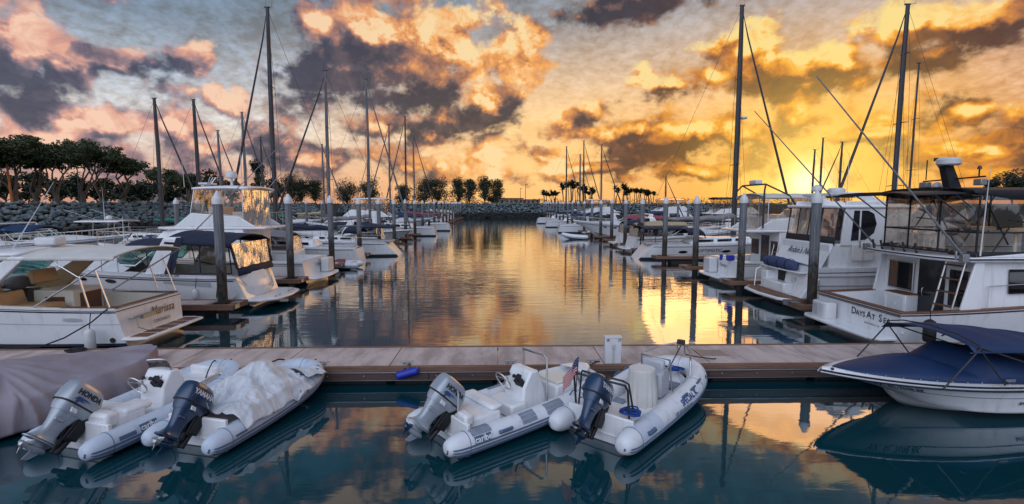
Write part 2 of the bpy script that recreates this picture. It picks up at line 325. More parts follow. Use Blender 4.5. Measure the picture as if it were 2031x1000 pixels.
class MB:
    def __init__(s): s.v = []; s.f = []
    def add(s, vs, fs):
        o = len(s.v); s.v += [tuple(v) for v in vs]; s.f += [tuple(i+o for i in f) for f in fs]; return s
    def box(s, c, d, rz=0., ry=0., top=1.):
        hx, hy, hz = d[0]/2, d[1]/2, d[2]/2; vs = []
        for z in (-hz, hz):
            k = top if z > 0 else 1.
            for x, y in ((-hx, -hy), (hx, -hy), (hx, hy), (-hx, hy)):
                p = Vector((x*k, y*k, z))
                if ry: p = Matrix.Rotation(ry, 3, 'Y') @ p
                if rz: p = Matrix.Rotation(rz, 3, 'Z') @ p
                vs.append((p.x+c[0], p.y+c[1], p.z+c[2]))
        return s.add(vs, [(0,3,2,1),(4,5,6,7),(0,1,5,4),(1,2,6,5),(2,3,7,6),(3,0,4,7)])
    def prism(s, poly, y0, y1):      # outline in x,z pulled from y0 to y1
        n = len(poly); vs = [(x, y0, z) for x, z in poly]+[(x, y1, z) for x, z in poly]
        fs = [tuple(range(n)), tuple(range(2*n-1, n-1, -1))]+[(i, i+n, (i+1) % n+n, (i+1) % n) for i in range(n)]
        return s.add(vs, fs)
    def slab(s, poly, z0, z1):       # outline in x,y
        n = len(poly); vs = [(x, y, z0) for x, y in poly]+[(x, y, z1) for x, y in poly]
        fs = [tuple(range(n-1, -1, -1)), tuple(range(n, 2*n))]+[(i, (i+1) % n, (i+1) % n+n, i+n) for i in range(n)]
        return s.add(vs, fs)
    def tube(s, pts, r, n=8, closed=False, ell=1.):
        pts = [Vector(p) for p in pts]; m = len(pts); rings = []; prev = None
        for i, p in enumerate(pts):
            if closed: t = pts[(i+1) % m]-pts[i-1]
            else: t = pts[min(i+1, m-1)]-pts[max(i-1, 0)]
            if t.length < 1e-9: t = Vector((0, 0, 1))
            t.normalize()
            if prev is None:
                a = Vector((0, 0, 1)) if abs(t.z) < .9 else Vector((1, 0, 0)); u = t.cross(a).normalized()
            else:
                u = prev-t*prev.dot(t)
                u = u.normalized() if u.length > 1e-6 else prev
            prev = u; b = t.cross(u); rr = r[i] if isinstance(r, (list, tuple)) else r
            rings.append([p+u*(rr*cos(2*pi*k/n))+b*(rr*ell*sin(2*pi*k/n)) for k in range(n)])
        return s.loft(rings, True, not closed, not closed, closed)
    def loft(s, rings, ring_closed=True, cap0=True, cap1=True, closed=False):
        n = len(rings[0]); m = len(rings); vs = [p for r in rings for p in r]; fs = []
        for i in range(m if closed else m-1):
            j = (i+1) % m
            for k in range(n if ring_closed else n-1):
                l = (k+1) % n; fs.append((i*n+k, i*n+l, j*n+l, j*n+k))
        if cap0: fs.append(tuple(range(n-1, -1, -1)))
        if cap1: fs.append(tuple((m-1)*n+k for k in range(n)))
        return s.add(vs, fs)
    def grid(s, nu, nv, fn):
        vs = [fn(i/nu, j/nv) for i in range(nu+1) for j in range(nv+1)]
        fs = [(i*(nv+1)+j, (i+1)*(nv+1)+j, (i+1)*(nv+1)+j+1, i*(nv+1)+j+1) for i in range(nu) for j in range(nv)]
        return s.add(vs, fs)
    def lathe(s, prof, n=16, c=(0, 0, 0), fn=None):
        rings = [[(c[0]+r*cos(2*pi*k/n), c[1]+r*sin(2*pi*k/n), c[2]+z) for k in range(n)] for r, z in prof]
        return s.loft(rings)
    def ball(s, c, r, n=12, m=8):
        if not isinstance(r, (list, tuple)): r = (r, r, r)
        rings = [[(c[0]+r[0]*sin(pi*i/m)*cos(2*pi*k/n), c[1]+r[1]*sin(pi*i/m)*sin(2*pi*k/n), c[2]-r[2]*cos(pi*i/m)) for k in range(n)] for i in range(1, m)]
        return s.loft(rings)
    def quad(s, a, b, c, d): return s.add([a, b, c, d], [(0, 1, 2, 3)])
    def xf(s, fn): s.v = [tuple(fn(Vector(p))) for p in s.v]; return s
    def pieces(s):
        par = list(range(len(s.v)))
        def fd(i):
            while par[i] != i: par[i] = par[par[i]]; i = par[i]
            return i
        for f in s.f:
            a = fd(f[0])
            for i in f[1:]: par[fd(i)] = a
        out = {}
        for f in s.f: out.setdefault(fd(f[0]), []).append(f)
        if len(out) < 2: return [s]
        res = []
        for fs in out.values():
            mp = {}; q = MB()
            for f in fs:
                for i in f:
                    if i not in mp: mp[i] = len(q.v); q.v.append(s.v[i])
            q.f = [tuple(mp[i] for i in f) for f in fs]; res.append(q)
        return res
    def build(s, name, *a, **k):
        if name in EACH:
            r = [q.build1(name, *a, **k) for q in s.pieces()]; return r[0]
        return s.build1(name, *a, **k)
    def build1(s, name, m, parent=None, bev=0., solid=0., smooth=True, ang=38, sub=0, label=None):
        me = bpy.data.meshes.new(name); me.from_pydata(s.v, [], s.f); me.validate(); me.update()
        if solid == 0:
            import bmesh
            b = bmesh.new(); b.from_mesh(me); bmesh.ops.recalc_face_normals(b, faces=b.faces); b.to_mesh(me); b.free()
        if smooth:
            me.polygons.foreach_set('use_smooth', [True]*len(me.polygons)); me.set_sharp_from_angle(angle=radians(ang))
        me.materials.append(M[m] if isinstance(m, str) else m)
        o = bpy.data.objects.new(name, me); COL.objects.link(o)
        if parent is not None: o.parent = parent
        if bev:
            q = o.modifiers.new('bevel', 'BEVEL'); q.width = bev; q.segments = 2; q.limit_method = 'ANGLE'; q.angle_limit = radians(35)
        if solid:
            q = o.modifiers.new('solid', 'SOLIDIFY'); q.thickness = abs(solid); q.offset = 0
        if sub:
            q = o.modifiers.new('sub', 'SUBSURF'); q.levels = sub; q.render_levels = sub
        if label: o['label'] = label
        return o
def tag(o, label, cat=None, group=None, kind=None):
    o['label'] = label
    if cat: o['category'] = cat
    if group: o['group'] = group
    if kind: o['kind'] = kind
    return o
def thing(name, label, cat, loc=(0, 0, 0), rz=0., group=None):
    o = bpy.data.objects.new(name, None); COL.objects.link(o); o.empty_display_size = .2
    o.location = loc; o.rotation_euler = (0, 0, rz); return tag(o, label, cat, group)
def struct(o, label=None):
    o['kind'] = 'structure'
    if label: o['label'] = label
    return o
def copy_tree(o, parent=None):
    c = o.copy(); COL.objects.link(c)
    if parent is not None: c.parent = parent
    for ch in list(o.children): copy_tree(ch, c)
    return c
def text(txt, size, fn, shear=0., off=0., res=2):
    cu = bpy.data.curves.new('lettering', 'FONT'); cu.body = txt; cu.size = size; cu.align_x = 'CENTER'; cu.align_y = 'CENTER'
    cu.shear = shear; cu.offset = off; cu.resolution_u = res
    ob = bpy.data.objects.new('lettering', cu); me = bpy.data.meshes.new_from_object(ob)
    b = MB(); b.add([fn(v.co.x, v.co.y) for v in me.vertices], [tuple(p.vertices) for p in me.polygons])
    bpy.data.objects.remove(ob); bpy.data.curves.remove(cu); bpy.data.meshes.remove(me); return b
def lerp(a, b, t): return a+(b-a)*t
def V(*a): return Vector(a)
def nz3(x, y, z=0.): return noise.noise(Vector((x, y, z)))

# ---------------------------------------------------------------- hulls (x forward from the transom, y to port, z up from the water)
class Hull:
    def __init__(s, L, B, zs, zb, chz=.08, stw=.9, full=.42, rake=.16, draft=.3, tr=0., power=2.1, chw=.88, sheer=1.7):
        s.L, s.B, s.zs, s.zb, s.chz, s.stw, s.full, s.rake, s.draft, s.tr, s.pw, s.chw, s.shr = L, B, zs, zb, chz, stw, full, rake, draft, tr, power, chw, sheer
    def half(s, u):
        if u < s.full: k = s.stw+(1-s.stw)*sin(u/s.full*pi/2)
        else: k = max(0., 1-((u-s.full)/(1-s.full))**s.pw)**.85
        return max(.012, s.B/2*k)
    def zsh(s, u): return s.zs+(s.zb-s.zs)*u**s.shr
    def pt(s, u, t, side=1, off=0.):
        h = s.half(u); y1 = h; y0 = h*(s.chw-.42*u**2.5)
        x1 = s.L*u; x0 = s.L*u*(1-s.rake*u*u)
        z1 = s.zsh(u); z0 = s.chz+.40*s.zb*u**4.5
        e = 1+.9*u*u
        return Vector((x0+(x1-x0)*t+s.tr*(1-u)**8*t, side*(y0+(y1-y0)*max(t, 0)**e+off), z0+(z1-z0)*t))
    def keel(s, u): return Vector((s.L*u*(1-s.rake*1.15*u*u), 0, -s.draft+(s.draft+.30*s.zb)*u**6))
    def shell(s, n=26, ts=(1, .8, .6, .4, .2, 0)):
        b = MB(); rings = []
        for i in range(n+1):
            u = 1-(1-i/n)**1.25
            r = [s.pt(u, t, 1) for t in ts]
            k = s.keel(u); r.append((r[-1]+k)/2+Vector((0, .02, -.02))); r.append(k)
            q = r[:-1]; q = [Vector((p.x, -p.y, p.z)) for p in reversed(q)]
            rings.append(r+q)
        return b.loft(rings, False, True, True)
    def strip(s, t0, t1, u0=0., u1=1., n=24, off=.006, sides=(1, -1)):
        b = MB()
        for sd in sides: b.grid(n, 1, lambda a, c: s.pt(lerp(u0, u1, a), lerp(t0, t1, c), sd, off))
        return b
    def rail(s, t, r, u0=0., u1=1., n=28, off=.01, sides=(1, -1), ell=1.):
        b = MB()
        for sd in sides: b.tube([s.pt(lerp(u0, u1, i/n), t, sd, off) for i in range(n+1)], r, 8, ell=ell)
        return b
    def deck(s, u0, u1, n=16, camber=.06, dz=-.01, inset=.0, m=8, mid=None):
        def fn(a, c):
            u = lerp(u0, u1, a); h = max(.01, s.half(u)-inset); v = 2*c-1
            z = s.zsh(u)+dz+camber*(1-v*v)
            if mid: z += mid(u)*max(0, 1-abs(v)**4)
            p = s.pt(u, 1); return Vector((p.x, h*v, z))
        return MB().grid(n, m, fn)
    def side_deck(s, u0, u1, w, zf, n=12):      # covering boards and inner cockpit walls down to zf
        b = MB()
        for sd in (1, -1):
            def fn(a, c):
                u = lerp(u0, u1, a); p = s.pt(u, 1, sd); h = abs(p.y)
                q = [(h, p.z-.005), (h-w*.5, p.z+.02), (h-w, p.z), (h-w-.02, zf)][int(round(c*3))]
                return Vector((p.x, sd*q[0], q[1]))
            b.grid(n, 3, fn)
        return b
    def floor(s, u0, u1, z, inset=.2, n=8):
        return MB().grid(n, 2, lambda a, c: Vector((s.pt(lerp(u0, u1, a), 1).x, (s.half(lerp(u0, u1, a))-inset)*(2*c-1), z)))
    def side_text(s, txt, size, u, t, side, m, name, parent, shear=0., off=.0):
        d = -1 if side > 0 else 1; H = s.pt(u, 1).z-s.pt(u, 0).z
        return text(txt, size, lambda a, c: s.pt(u+d*a/s.L, t+c/H, side, .020), shear, off).build(name, m, parent)
def oval(b, hull, u, t, side, a, c, off=.012, n=16):
    H = hull.pt(u, 1).z-hull.pt(u, 0).z
    vs = [hull.pt(u, t, side, off)]+[hull.pt(u+a*cos(2*pi*k/n)/hull.L, t+c*sin(2*pi*k/n)/H, side, off) for k in range(n)]
    return b.add(vs, [(0, 1+k, 1+(k+1) % n) for k in range(n)])
def canopy(x0, x1, hw, z, crown=.12, val=.10, drop0=0., drop1=0., n=14, hw1=None, slope=0.):
    hw1 = hw if hw1 is None else hw1
    def fn(a, c):
        v = 2*c-1; vv = max(-1, min(1, v*1.12)); h = lerp(hw, hw1, a)
        zz = z+crown*(1-vv*vv)+slope*a-drop0*max(0, 1-a*6)**2-drop1*max(0, a*6-5)**2
        zz += .012*sin(a*pi*n*.8)*(1-vv*vv)
        if abs(v) > .9: zz -= val*(abs(v)-.9)/.1
        return Vector((lerp(x0, x1, a), h*vv*(1+(.02 if abs(v) > .9 else 0)), zz))
    return MB().grid(n*2, 20, fn)
def sheet(p00, p10, p11, p01, wav=.02, n=8, sc=3., seed=0.):
    p00, p10, p11, p01 = map(Vector, (p00, p10, p11, p01)); nrm = (p10-p00).cross(p01-p00).normalized()
    def fn(a, c):
        p = p00.lerp(p10, a).lerp(p01.lerp(p11, a), c)
        return p+nrm*(.45*wav*nz3(p.x*sc+seed, p.y*sc, p.z*sc*.5)*sin(pi*a)*sin(pi*c)*2)
    return MB().grid(n, n, fn)
def frame(pts, r=.018): 
    return MB().tube(pts, r, 6, closed=True)
def wrap_glass(x0, depth, hw, z0, z1, rake, n=16, sq=2.6):   # curved windshield: base and top polylines
    base, top = [], []
    for i in range(n+1):
        v = 2*i/n-1; k = abs(v)**sq
        base.append(Vector((x0-depth*k, hw*v, z0-.0*k))); top.append(Vector((x0-rake-depth*k*.95, hw*.9*v, z1)))
    return base, top
def rail_run(b, pts, h, r=.014, posts=None):
    top = [Vector(p)+Vector((0, 0, h)) for p in pts]; b.tube(top, r, 6)
    for i in range(0, len(pts), posts or 1): b.tube([pts[i], top[i]], r*.85, 6)
    return b
# ================================================================ SETTING
def ordn(k):
    return ['first','second','third','fourth','fifth','sixth','seventh','eighth','ninth','tenth','eleventh','twelfth','thirteenth','fourteenth','fifteenth','sixteenth','seventeenth','eighteenth','nineteenth','twentieth','twenty-first','twenty-second','twenty-third','twenty-fourth'][k]
b = MB(); b.quad((-900, -80, 0), (900, -80, 0), (900, 900, 0), (-900, 900, 0)); struct(b.build('water', 'water', smooth=False), 'calm harbour water reflecting the sunset')
# land behind the rock banks: sloping earth under the rocks, flat park on top
b = MB()
b.quad((-46, -60, -1), (-46, 144, -1), (-53, 151, 3.7), (-53, -60, 3.7)); b.quad((-46, 144, -1), (300, 144, -1), (300, 151, 3.7), (-53, 151, 3.7))
b.quad((62, -60, -1), (62, 144, -1), (69, 151, 3.7), (69, -60, 3.7))
struct(b.build('embankment', 'earth', smooth=False))
b = MB()
b.quad((-53, -60, 3.7), (-53, 151, 3.7), (-900, 151, 3.7), (-900, -60, 3.7)); b.quad((-900, 151, 3.7), (900, 151, 3.7), (900, 900, 3.7), (-900, 900, 3.7)); b.quad((69, -60, 3.7), (900, -60, 3.7), (900, 151, 3.7), (69, 151, 3.7))
struct(b.build('ground', 'grassl', smooth=False))
def ico():
    t = (1+5**.5)/2; vs = [Vector(p).normalized() for p in ((-1,t,0),(1,t,0),(-1,-t,0),(1,-t,0),(0,-1,t),(0,1,t),(0,-1,-t),(0,1,-t),(t,0,-1),(t,0,1),(-t,0,-1),(-t,0,1))]
    return vs, [(0,11,5),(0,5,1),(0,1,7),(0,7,10),(0,10,11),(1,5,9),(5,11,4),(11,10,2),(10,7,6),(7,1,8),(3,9,4),(3,4,2),(3,2,6),(3,6,8),(3,8,9),(4,9,5),(2,4,11),(6,2,10),(8,6,7),(9,8,1)]
IV, IF = ico()
rb = MB(); R_ = random.Random(3)
def rock(x, y, z, s):
    rz = R_.random()*6; k = [s*R_.uniform(.6, 1.2), s*R_.uniform(.5, 1.), s*R_.uniform(.4, .75)]; c, q = cos(rz), sin(rz); vs = []
    for v in IV:
        j = R_.uniform(.78, 1.18); p = (v.x*k[0]*j, v.y*k[1]*j, v.z*k[2]*j); vs.append((x+p[0]*c-p[1]*q, y+p[0]*q+p[1]*c, z+p[2]))
    rb.add(vs, IF)
def bank(fn, ln, step):
    n = int(ln/step)
    for i in range(n):
        for j in range(11):
            a = (i+R_.random())/n; t = (j+R_.uniform(-.45, .45))/10; x, y = fn(a, t); rock(x, y, -.2+t*4.1+R_.uniform(-.1, .2), .40 if R_.random() > .15 else .62)
bank(lambda a, t: (-46-7*t, 15+a*130), 130, .40)
bank(lambda a, t: (-46+a*190, 144+7*t), 190, .62)
o = rb.build('riprap', 'rock', smooth=False); o['kind'] = 'stuff'; o['label'] = 'blue grey boulders piled along the harbour bank'
# low weeds along the top of the bank
gb = MB()
for i in range(5200):
    if R_.random() < .5: x, y = -53.2-R_.random()*1.2, 20+R_.random()*131
    else: x, y = -53+R_.random()*180, 151.4+R_.random()*1.5
    a = R_.random()*6.3; h = R_.uniform(.25, .75); w_ = .12
    gb.add([(x-w_*cos(a), y-w_*sin(a), 3.65), (x+w_*cos(a), y+w_*sin(a), 3.65), (x+R_.uniform(-.2, .2), y+R_.uniform(-.2, .2), 3.65+h)], [(0, 1, 2)])
o = gb.build('grass', 'leaf', smooth=False, solid=1e-4); o.modifiers.clear(); o['kind'] = 'stuff'; o['label'] = 'dark grass tufts along the top of the rock bank'

# ---------------------------------------------------------------- main dock
DK0, DK1, DKZ = 10.98, 12.40, .45
dk = thing('floating_dock', 'long concrete floating dock with timber edges crossing behind the dinghies', 'dock', (0, 0, 0))
def loc(o, root): o.location = (-root.location.x, -root.location.y, -root.location.z); return o
b = MB()
for i in range(-13, 14):
    x0 = -.04+2.38*i; b.box((x0+1.19, (DK0+DK1)/2, DKZ-.05), (2.38-.022, DK1-DK0-.01, .1))
loc(b.build('deck', 'concrete', dk, bev=.006, smooth=False), dk)
b = MB(); b.box((0, DK0-.05, .40), (64, .09, .115)); b.box((0, DK1+.05, .405), (64, .09, .115)); loc(b.build('edge_board', 'timbl', dk, bev=.01), dk)
b = MB()
for i in range(-10, 11): b.box((i*3.1, DK0-.055, .235), (3.09, .07, .17))
loc(b.build('waler', 'timber', dk, bev=.008), dk)
b = MB(); b.box((0, DK0-.068, .330), (64, .085, .022)); b.box((0, DK0-.05, .145), (64, .05, .02)); loc(b.build('edge_strip', 'galv', dk), dk)
b = MB()
for i in range(-40, 41): b.tube([(i*.79+.2, DK0-.085, .25), (i*.79+.2, DK0-.105, .25)], .017, 6)
loc(b.build('bolt', 'galv', dk), dk)
b = MB()
for i in range(-13, 14): b.box((-.04+2.38*i+1.19, 11.7, .06), (2.2, 1.2, .60))
loc(b.build('float', 'float', dk, bev=.04), dk)
def cleat(parent, x, y, z, rz, s=1.):
    b = MB()
    for q in (-.05, .05): b.tube([(q*s, 0, 0), (q*s, 0, .06*s)], .016*s, 6)
    b.tube([(-.16*s, 0, .075*s), (-.08*s, 0, .062*s), (.08*s, 0, .062*s), (.16*s, 0, .075*s)], [.012*s, .018*s, .018*s, .012*s], 8); b.box((0, 0, .006), (.16*s, .06*s, .012))
    o = b.build('cleat', 'galv', parent); pl = parent.location; c_, s_ = cos(-parent.rotation_euler.z), sin(-parent.rotation_euler.z)
    ddx, ddy = x-pl.x, y-pl.y; o.location = (ddx*c_-ddy*s_, ddx*s_+ddy*c_, z-pl.z); o.rotation_euler.z = rz-parent.rotation_euler.z; return o
for px in (131, 640, 806, 1013, 1178, 1790): p = G(px, 723, .46); cleat(dk, p.x, 11.06, .452, 0)
b = MB()
for i in range(12): b.box((0, -.22+.04*i, 0), (.62, .022, .012))
for q in (-.31, .31): b.box((q, 0, 0), (.03, .5, .014))
o = b.build('deck_grate', 'galv', dk); o.location = (5.05, 11.75, .457)
# electrical pedestal
pd = thing('power_pedestal', 'white dock power box numbered twenty-eight and twenty-seven', 'power pedestal', (2.52, 11.03, .455))
b = MB(); b.box((0, 0, .30), (.37, .17, .60)); b.build('cabinet', 'plastic', pd, bev=.02)
b = MB(); b.box((0, 0, .605), (.395, .195, .03)); b.build('lid', 'plastic', pd, bev=.012)
b = MB(); b.box((.0, -.10, .40), (.06, .04, .10)); b.build('socket', 'gelg', pd, bev=.01)
b = MB(); b.tube([(0, -.1, .36), (0, -.095, .02)], .012, 6); b.build('conduit', 'gelg', pd)
text('28', .075, lambda a, c: Vector((-.125+a, -.0875, .54+c)), off=.002).build('number_plate', 'ink', pd)
text('27', .075, lambda a, c: Vector((.135+a, -.0875, .54+c)), off=.002).build('number_plate', 'ink', pd)
# blue fender hanging on the dock face
fe = thing('dock_fender', 'bright blue foam fender hanging askew on the dock edge', 'fender', (-2.0, 10.82, .36), 0)
b = MB(); b.tube([(-.24, 0, -.09), (-.21, 0, -.085), (.21, 0, .03), (.24, 0, .04)], [.05, .09, .09, .05], 12); b.build('body', 'fenderb', fe)
b = MB(); b.tube([(.05, 0, .05), (.04, .1, .11), (.04, .2, .12)], .009, 6); b.tube([(-.1, 0, .02), (-.02, .12, .10), (.03, .2, .12)], .009, 6); b.build('lanyard', 'rope', fe)
# rope heap at the far edge, by the cruiser
def coil(name, label, loc_, r, n, m, rr=.018, flat=.7):
    R2 = random.Random(int(loc_[0]*100)); pts = []
    for i in range(n):
        cx, cy, q, tz, ph = R2.uniform(-.5, .5)*r, R2.uniform(-.5, .5)*r, r*R2.uniform(.45, 1.05), R2.uniform(-.35, .35), R2.uniform(0, 6)
        for k in range(11):
            a = ph+k*2*pi/12; pts.append((loc_[0]+cx*1.3+q*1.3*cos(a), loc_[1]+(cy+q*sin(a))*flat, loc_[2]+rr+.02*i*.5+max(0, tz*q*sin(a+1))+.01))
    fine = []
    for i in range(len(pts)-1): fine += [pts[i]]
    o = MB().tube(fine+[pts[-1]], rr, 6).build(name, m); return tag(o, label, 'rope')
coil('rope_coil', 'heap of dark mooring line on the far edge of the concrete dock', (-10.15, 12.25, .45), .16, 5, 'rope', .022)

# ---------------------------------------------------------------- finger docks and walkways
LPY = [18.4+6.05*k for k in range(20)]; RPY = [17.9+5.5*k for k in range(21)]
def finger(Y, side, k):
    xe = -9.35 if side < 0 else 10.55; dirx = -1 if side < 0 else 1
    nm = ('left' if side < 0 else 'right')
    t = thing('finger_dock', 'narrow timber edged finger dock, %s from the front on the %s side' % (ordn(k), nm), 'dock', (xe, Y, 0), 0 if dirx > 0 else pi, 'finger docks')
    L = 11.6; x0 = 1.0
    b = MB(); b.box(((x0+L)/2, 0, .40), (L-x0, .86, .09)); b.build('deck', 'concrete', t, smooth=False)
    b = MB()
    for q in (-.49, .49): b.box((L/2, q, .36), (L, .12, .2))
    b.box((.12, 0, .365), (.24, .86, .19)); b.build('waler', 'timbl', t, bev=.012)
    b = MB(); b.box((.12, 0, .466), (.30, .34, .012)); b.box((.93, 0, .455), (.14, .86, .02)); b.box((-.02, .3, .37), (.03, .3, .15)); b.build('pile_bracket', 'galv', t)
    b = MB(); 
    for i in range(4): b.box((1.9+i*2.8, 0, .1), (1.6, .8, .5))
    b.build('float', 'float', t, bev=.03)
    return t
for k, y in enumerate(LPY): finger(y, -1, k)
for k, y in enumerate(RPY): finger(y, 1, k)
for sx, nm in ((-22, 'left'), (30, 'right')):
    t = thing('walkway_dock', 'long main walkway dock joining the %s finger docks' % nm, 'dock', (sx, 75, 0))
    b = MB()
    for i in range(24): b.box((0, -62+5.3*i+2.6, .40), (1.9, 5.26, .1))
    b.build('deck', 'concrete', t, smooth=False)
    b = MB(); b.box((-1.0, 0, .36), (.1, 127, .2)); b.box((1.0, 0, .36), (.1, 127, .2)); b.build('waler', 'timbl', t)
    b = MB(); b.box((0, 0, .05), (1.7, 126, .5)); b.build('float', 'float', t)
# ---------------------------------------------------------------- mooring piles
b = MB(); b.lathe([(.165, -1.2), (.165, 4.10)], 18); pile_me = b.build('pile', 'pile')
b = MB(); b.lathe([(.168, 3.98), (.192, 3.99), (.192, 4.17), (.178, 4.20), (.03, 4.45), (.004, 4.46)], 18); cap_me = b.build('cap', 'plastic')
def pile(x, y, label, group):
    o = pile_me.copy(); COL.objects.link(o); o.name = 'mooring_pile'; o.location = (x, y, R_.uniform(-.04, .04)); o.rotation_euler = (R_.uniform(-.006, .006), R_.uniform(-.006, .006), R_.random()*6)
    c = cap_me.copy(); COL.objects.link(c); c.parent = o; tag(o, label, 'mooring pile', group)
for k, y in enumerate(LPY): pile(-9.98, y, 'grey concrete pile with white cone cap, %s from the front in the left row' % ordn(k), 'piles along the left fingers')
for k, y in enumerate(RPY): pile(11.3, y, 'grey concrete pile with white cone cap, %s from the front in the right row' % ordn(k), 'piles along the right fingers')
for k, (px, y) in enumerate(((348, 39.), (391, 42.5), (607, 66.), (638, 72.))): pile(PX(px, 400, y).x, y, 'pale pile beyond the left walkway dock, %s from the left' % ordn(k), 'piles along the left walkway')
for k, (px, y) in enumerate(((1366, 70.), (1345, 76.))): pile(PX(px, 400, y).x, y, 'pale pile beyond the right boats, %s from the front' % ordn(k), 'piles beyond the right boats')
for q in (pile_me, cap_me): bpy.data.objects.remove(q)

# ---------------------------------------------------------------- trees
def leaves(b, c, r, n, s, rnd, hollow=.35):
    for _ in range(n):
        while True:
            p = Vector((rnd.uniform(-1, 1), rnd.uniform(-1, 1), rnd.uniform(-1, 1)))
            if hollow < p.length < 1: break
        p = Vector((c[0]+p.x*r[0], c[1]+p.y*r[1], c[2]+p.z*r[2]))
        u = Vector((rnd.gauss(0, 1), rnd.gauss(0, 1), rnd.gauss(0, .6))).normalized(); w_ = u.orthogonal().normalized(); q = s*rnd.uniform(.6, 1.3)
        b.add([p-u*q, p+w_*q*.45, p+u*q, p-w_*q*.45], [(0, 1, 2, 3)])
def limb(b, p, d, ln, r, rnd, wig, up=.1, n=6):
    pts = [p.copy()]; rs = [r]; q = p.copy(); d = d.normalized()
    for i in range(n):
        d = (d+Vector((rnd.gauss(0, wig), rnd.gauss(0, wig), rnd.gauss(0, wig*.5)+up))).normalized(); q = q+d*(ln/n); pts.append(q.copy()); rs.append(r*(1-.5*(i+1)/n))
    b.tube(pts, rs, 6); return q, d
def coral_tree(seed, H, spread):
    rnd = random.Random(seed); tb, lb = MB(), MB(); tips = []
    tb.tube([(0, 0, -.4), (0, 0, .1), (rnd.uniform(-.1, .1), 0, H*.12), (rnd.uniform(-.2, .2), 0, H*.2)], [.55, .38, .30, .26], 9)
    nst = rnd.choice((3, 4, 4))
    for i in range(nst):
        a = 2*pi*i/nst+rnd.uniform(-.5, .5)
        q, d = limb(tb, Vector((.1*cos(a), .1*sin(a), H*.13)), Vector((cos(a)*.6, sin(a)*.6, 1)), H*.42, .17, rnd, .26, .16, 7)
        for j in range(rnd.choice((2, 3))):
            a2 = a+rnd.uniform(-1.2, 1.2)
            q2, d2 = limb(tb, q, Vector((cos(a2)*.8, sin(a2)*.8, .7)), H*.28, .09, rnd, .28, .12, 5)
            tips.append(q2+Vector((rnd.uniform(-.3, .3), rnd.uniform(-.3, .3), .25)))
            for k in range(rnd.choice((2, 3, 3))):
                a3 = a2+rnd.uniform(-1.3, 1.3)
                q3, _ = limb(tb, q2, Vector((cos(a3), sin(a3), .75)), H*.16, .06, rnd, .25, .1, 4); tips.append(q3)
    zt = max(t.z for t in tips); k = H/zt*.96
    for t in tips:
        for _ in range(4):
            leaves(lb, (t.x+rnd.uniform(-.6, .6), t.y+rnd.uniform(-.6, .6), t.z+rnd.uniform(-.95, .35)), (rnd.uniform(.4, .95), rnd.uniform(.4, .95), rnd.uniform(.2, .5)), 55, .16, rnd, 0)
    fs = spread/max(1e-3, max(sqrt(t.x**2+t.y**2) for t in tips))
    for q in (tb, lb): q.xf(lambda p: Vector((p.x*lerp(1, fs, min(1, max(0, p.z)/(H*.4))), p.y*lerp(1, fs, min(1, max(0, p.z)/(H*.4))), p.z*k)))
    return tb, lb
def round_tree(seed, H, Wd, trunk=.25, n=1500, s=.2, lob=9, flat=1.):
    rnd = random.Random(seed); tb, lb = MB(), MB()
    top = Vector((rnd.uniform(-.3, .3), 0, H*max(trunk, .12)))
    tb.tube([(0, 0, -.4), (0, 0, H*.05), top], [H*.035, H*.028, H*.02], 7)
    for i in range(lob):
        a = rnd.uniform(0, 2*pi); rr = rnd.uniform(.05, .62)*Wd/2; z = H*lerp(trunk+.16, .86, rnd.random()**.8)
        rr *= 1-.45*max(0, (z/H-.55)/.4)
        c = Vector((rr*cos(a), rr*sin(a), z)); tb.tube([top, top.lerp(c, .55)+Vector((rnd.uniform(-.2, .2), 0, .1)), c], [H*.014, H*.010, H*.004], 5)
        q = Wd*rnd.uniform(.10, .24); leaves(lb, c, (q, q, q*rnd.uniform(.7, 1.)*flat), n//lob, s, rnd, .2)
    return tb, lb
def palm_clump(seed, H):
    rnd = random.Random(seed); tb, lb = MB(), MB()
    for st in range(rnd.choice((3, 4, 5))):
        bx, by = rnd.uniform(-.8, .8), rnd.uniform(-.5, .5); h = H*rnd.uniform(.5, .74); ln = Vector((bx*1.5+rnd.uniform(-.4, .4), by, h)); tb.tube([(bx, by, -.4), (bx*1.1, by, h*.5), ln], [.15, .12, .10], 6)
        for i in range(17):
            a = rnd.uniform(0, 2*pi); e = rnd.uniform(.25, 1.4); d = Vector((cos(a)*cos(e), sin(a)*cos(e), sin(e))); L = rnd.uniform(1.7, 2.9); sd = d.cross(Vector((0, 0, 1)))
            sd = sd.normalized() if sd.length > .05 else Vector((1, 0, 0)); pts = [ln+d*(L*t)+Vector((0, 0, -.75*L*.4*t*t)) for t in (.0, .35, .7, 1)]
            for j in range(3):
                w0, w1 = (.08, .34, .30, .02)[j], (.08, .34, .30, .02)[j+1]; lb.add([pts[j]-sd*w0, pts[j]+sd*w0, pts[j+1]+sd*w1, pts[j+1]-sd*w1], [(0, 1, 2, 3)])
    return tb, lb
def plant(kind, tb, lb, label, cat, loc_, lm='leaf', group=None):
    t = thing(kind, label, cat, loc_, 0, group); a = tb.build('trunk', 'bark', t); c = lb.build('crown', lm, t, smooth=False, solid=1e-4); c.modifiers.clear(); return t
gz = 3.7
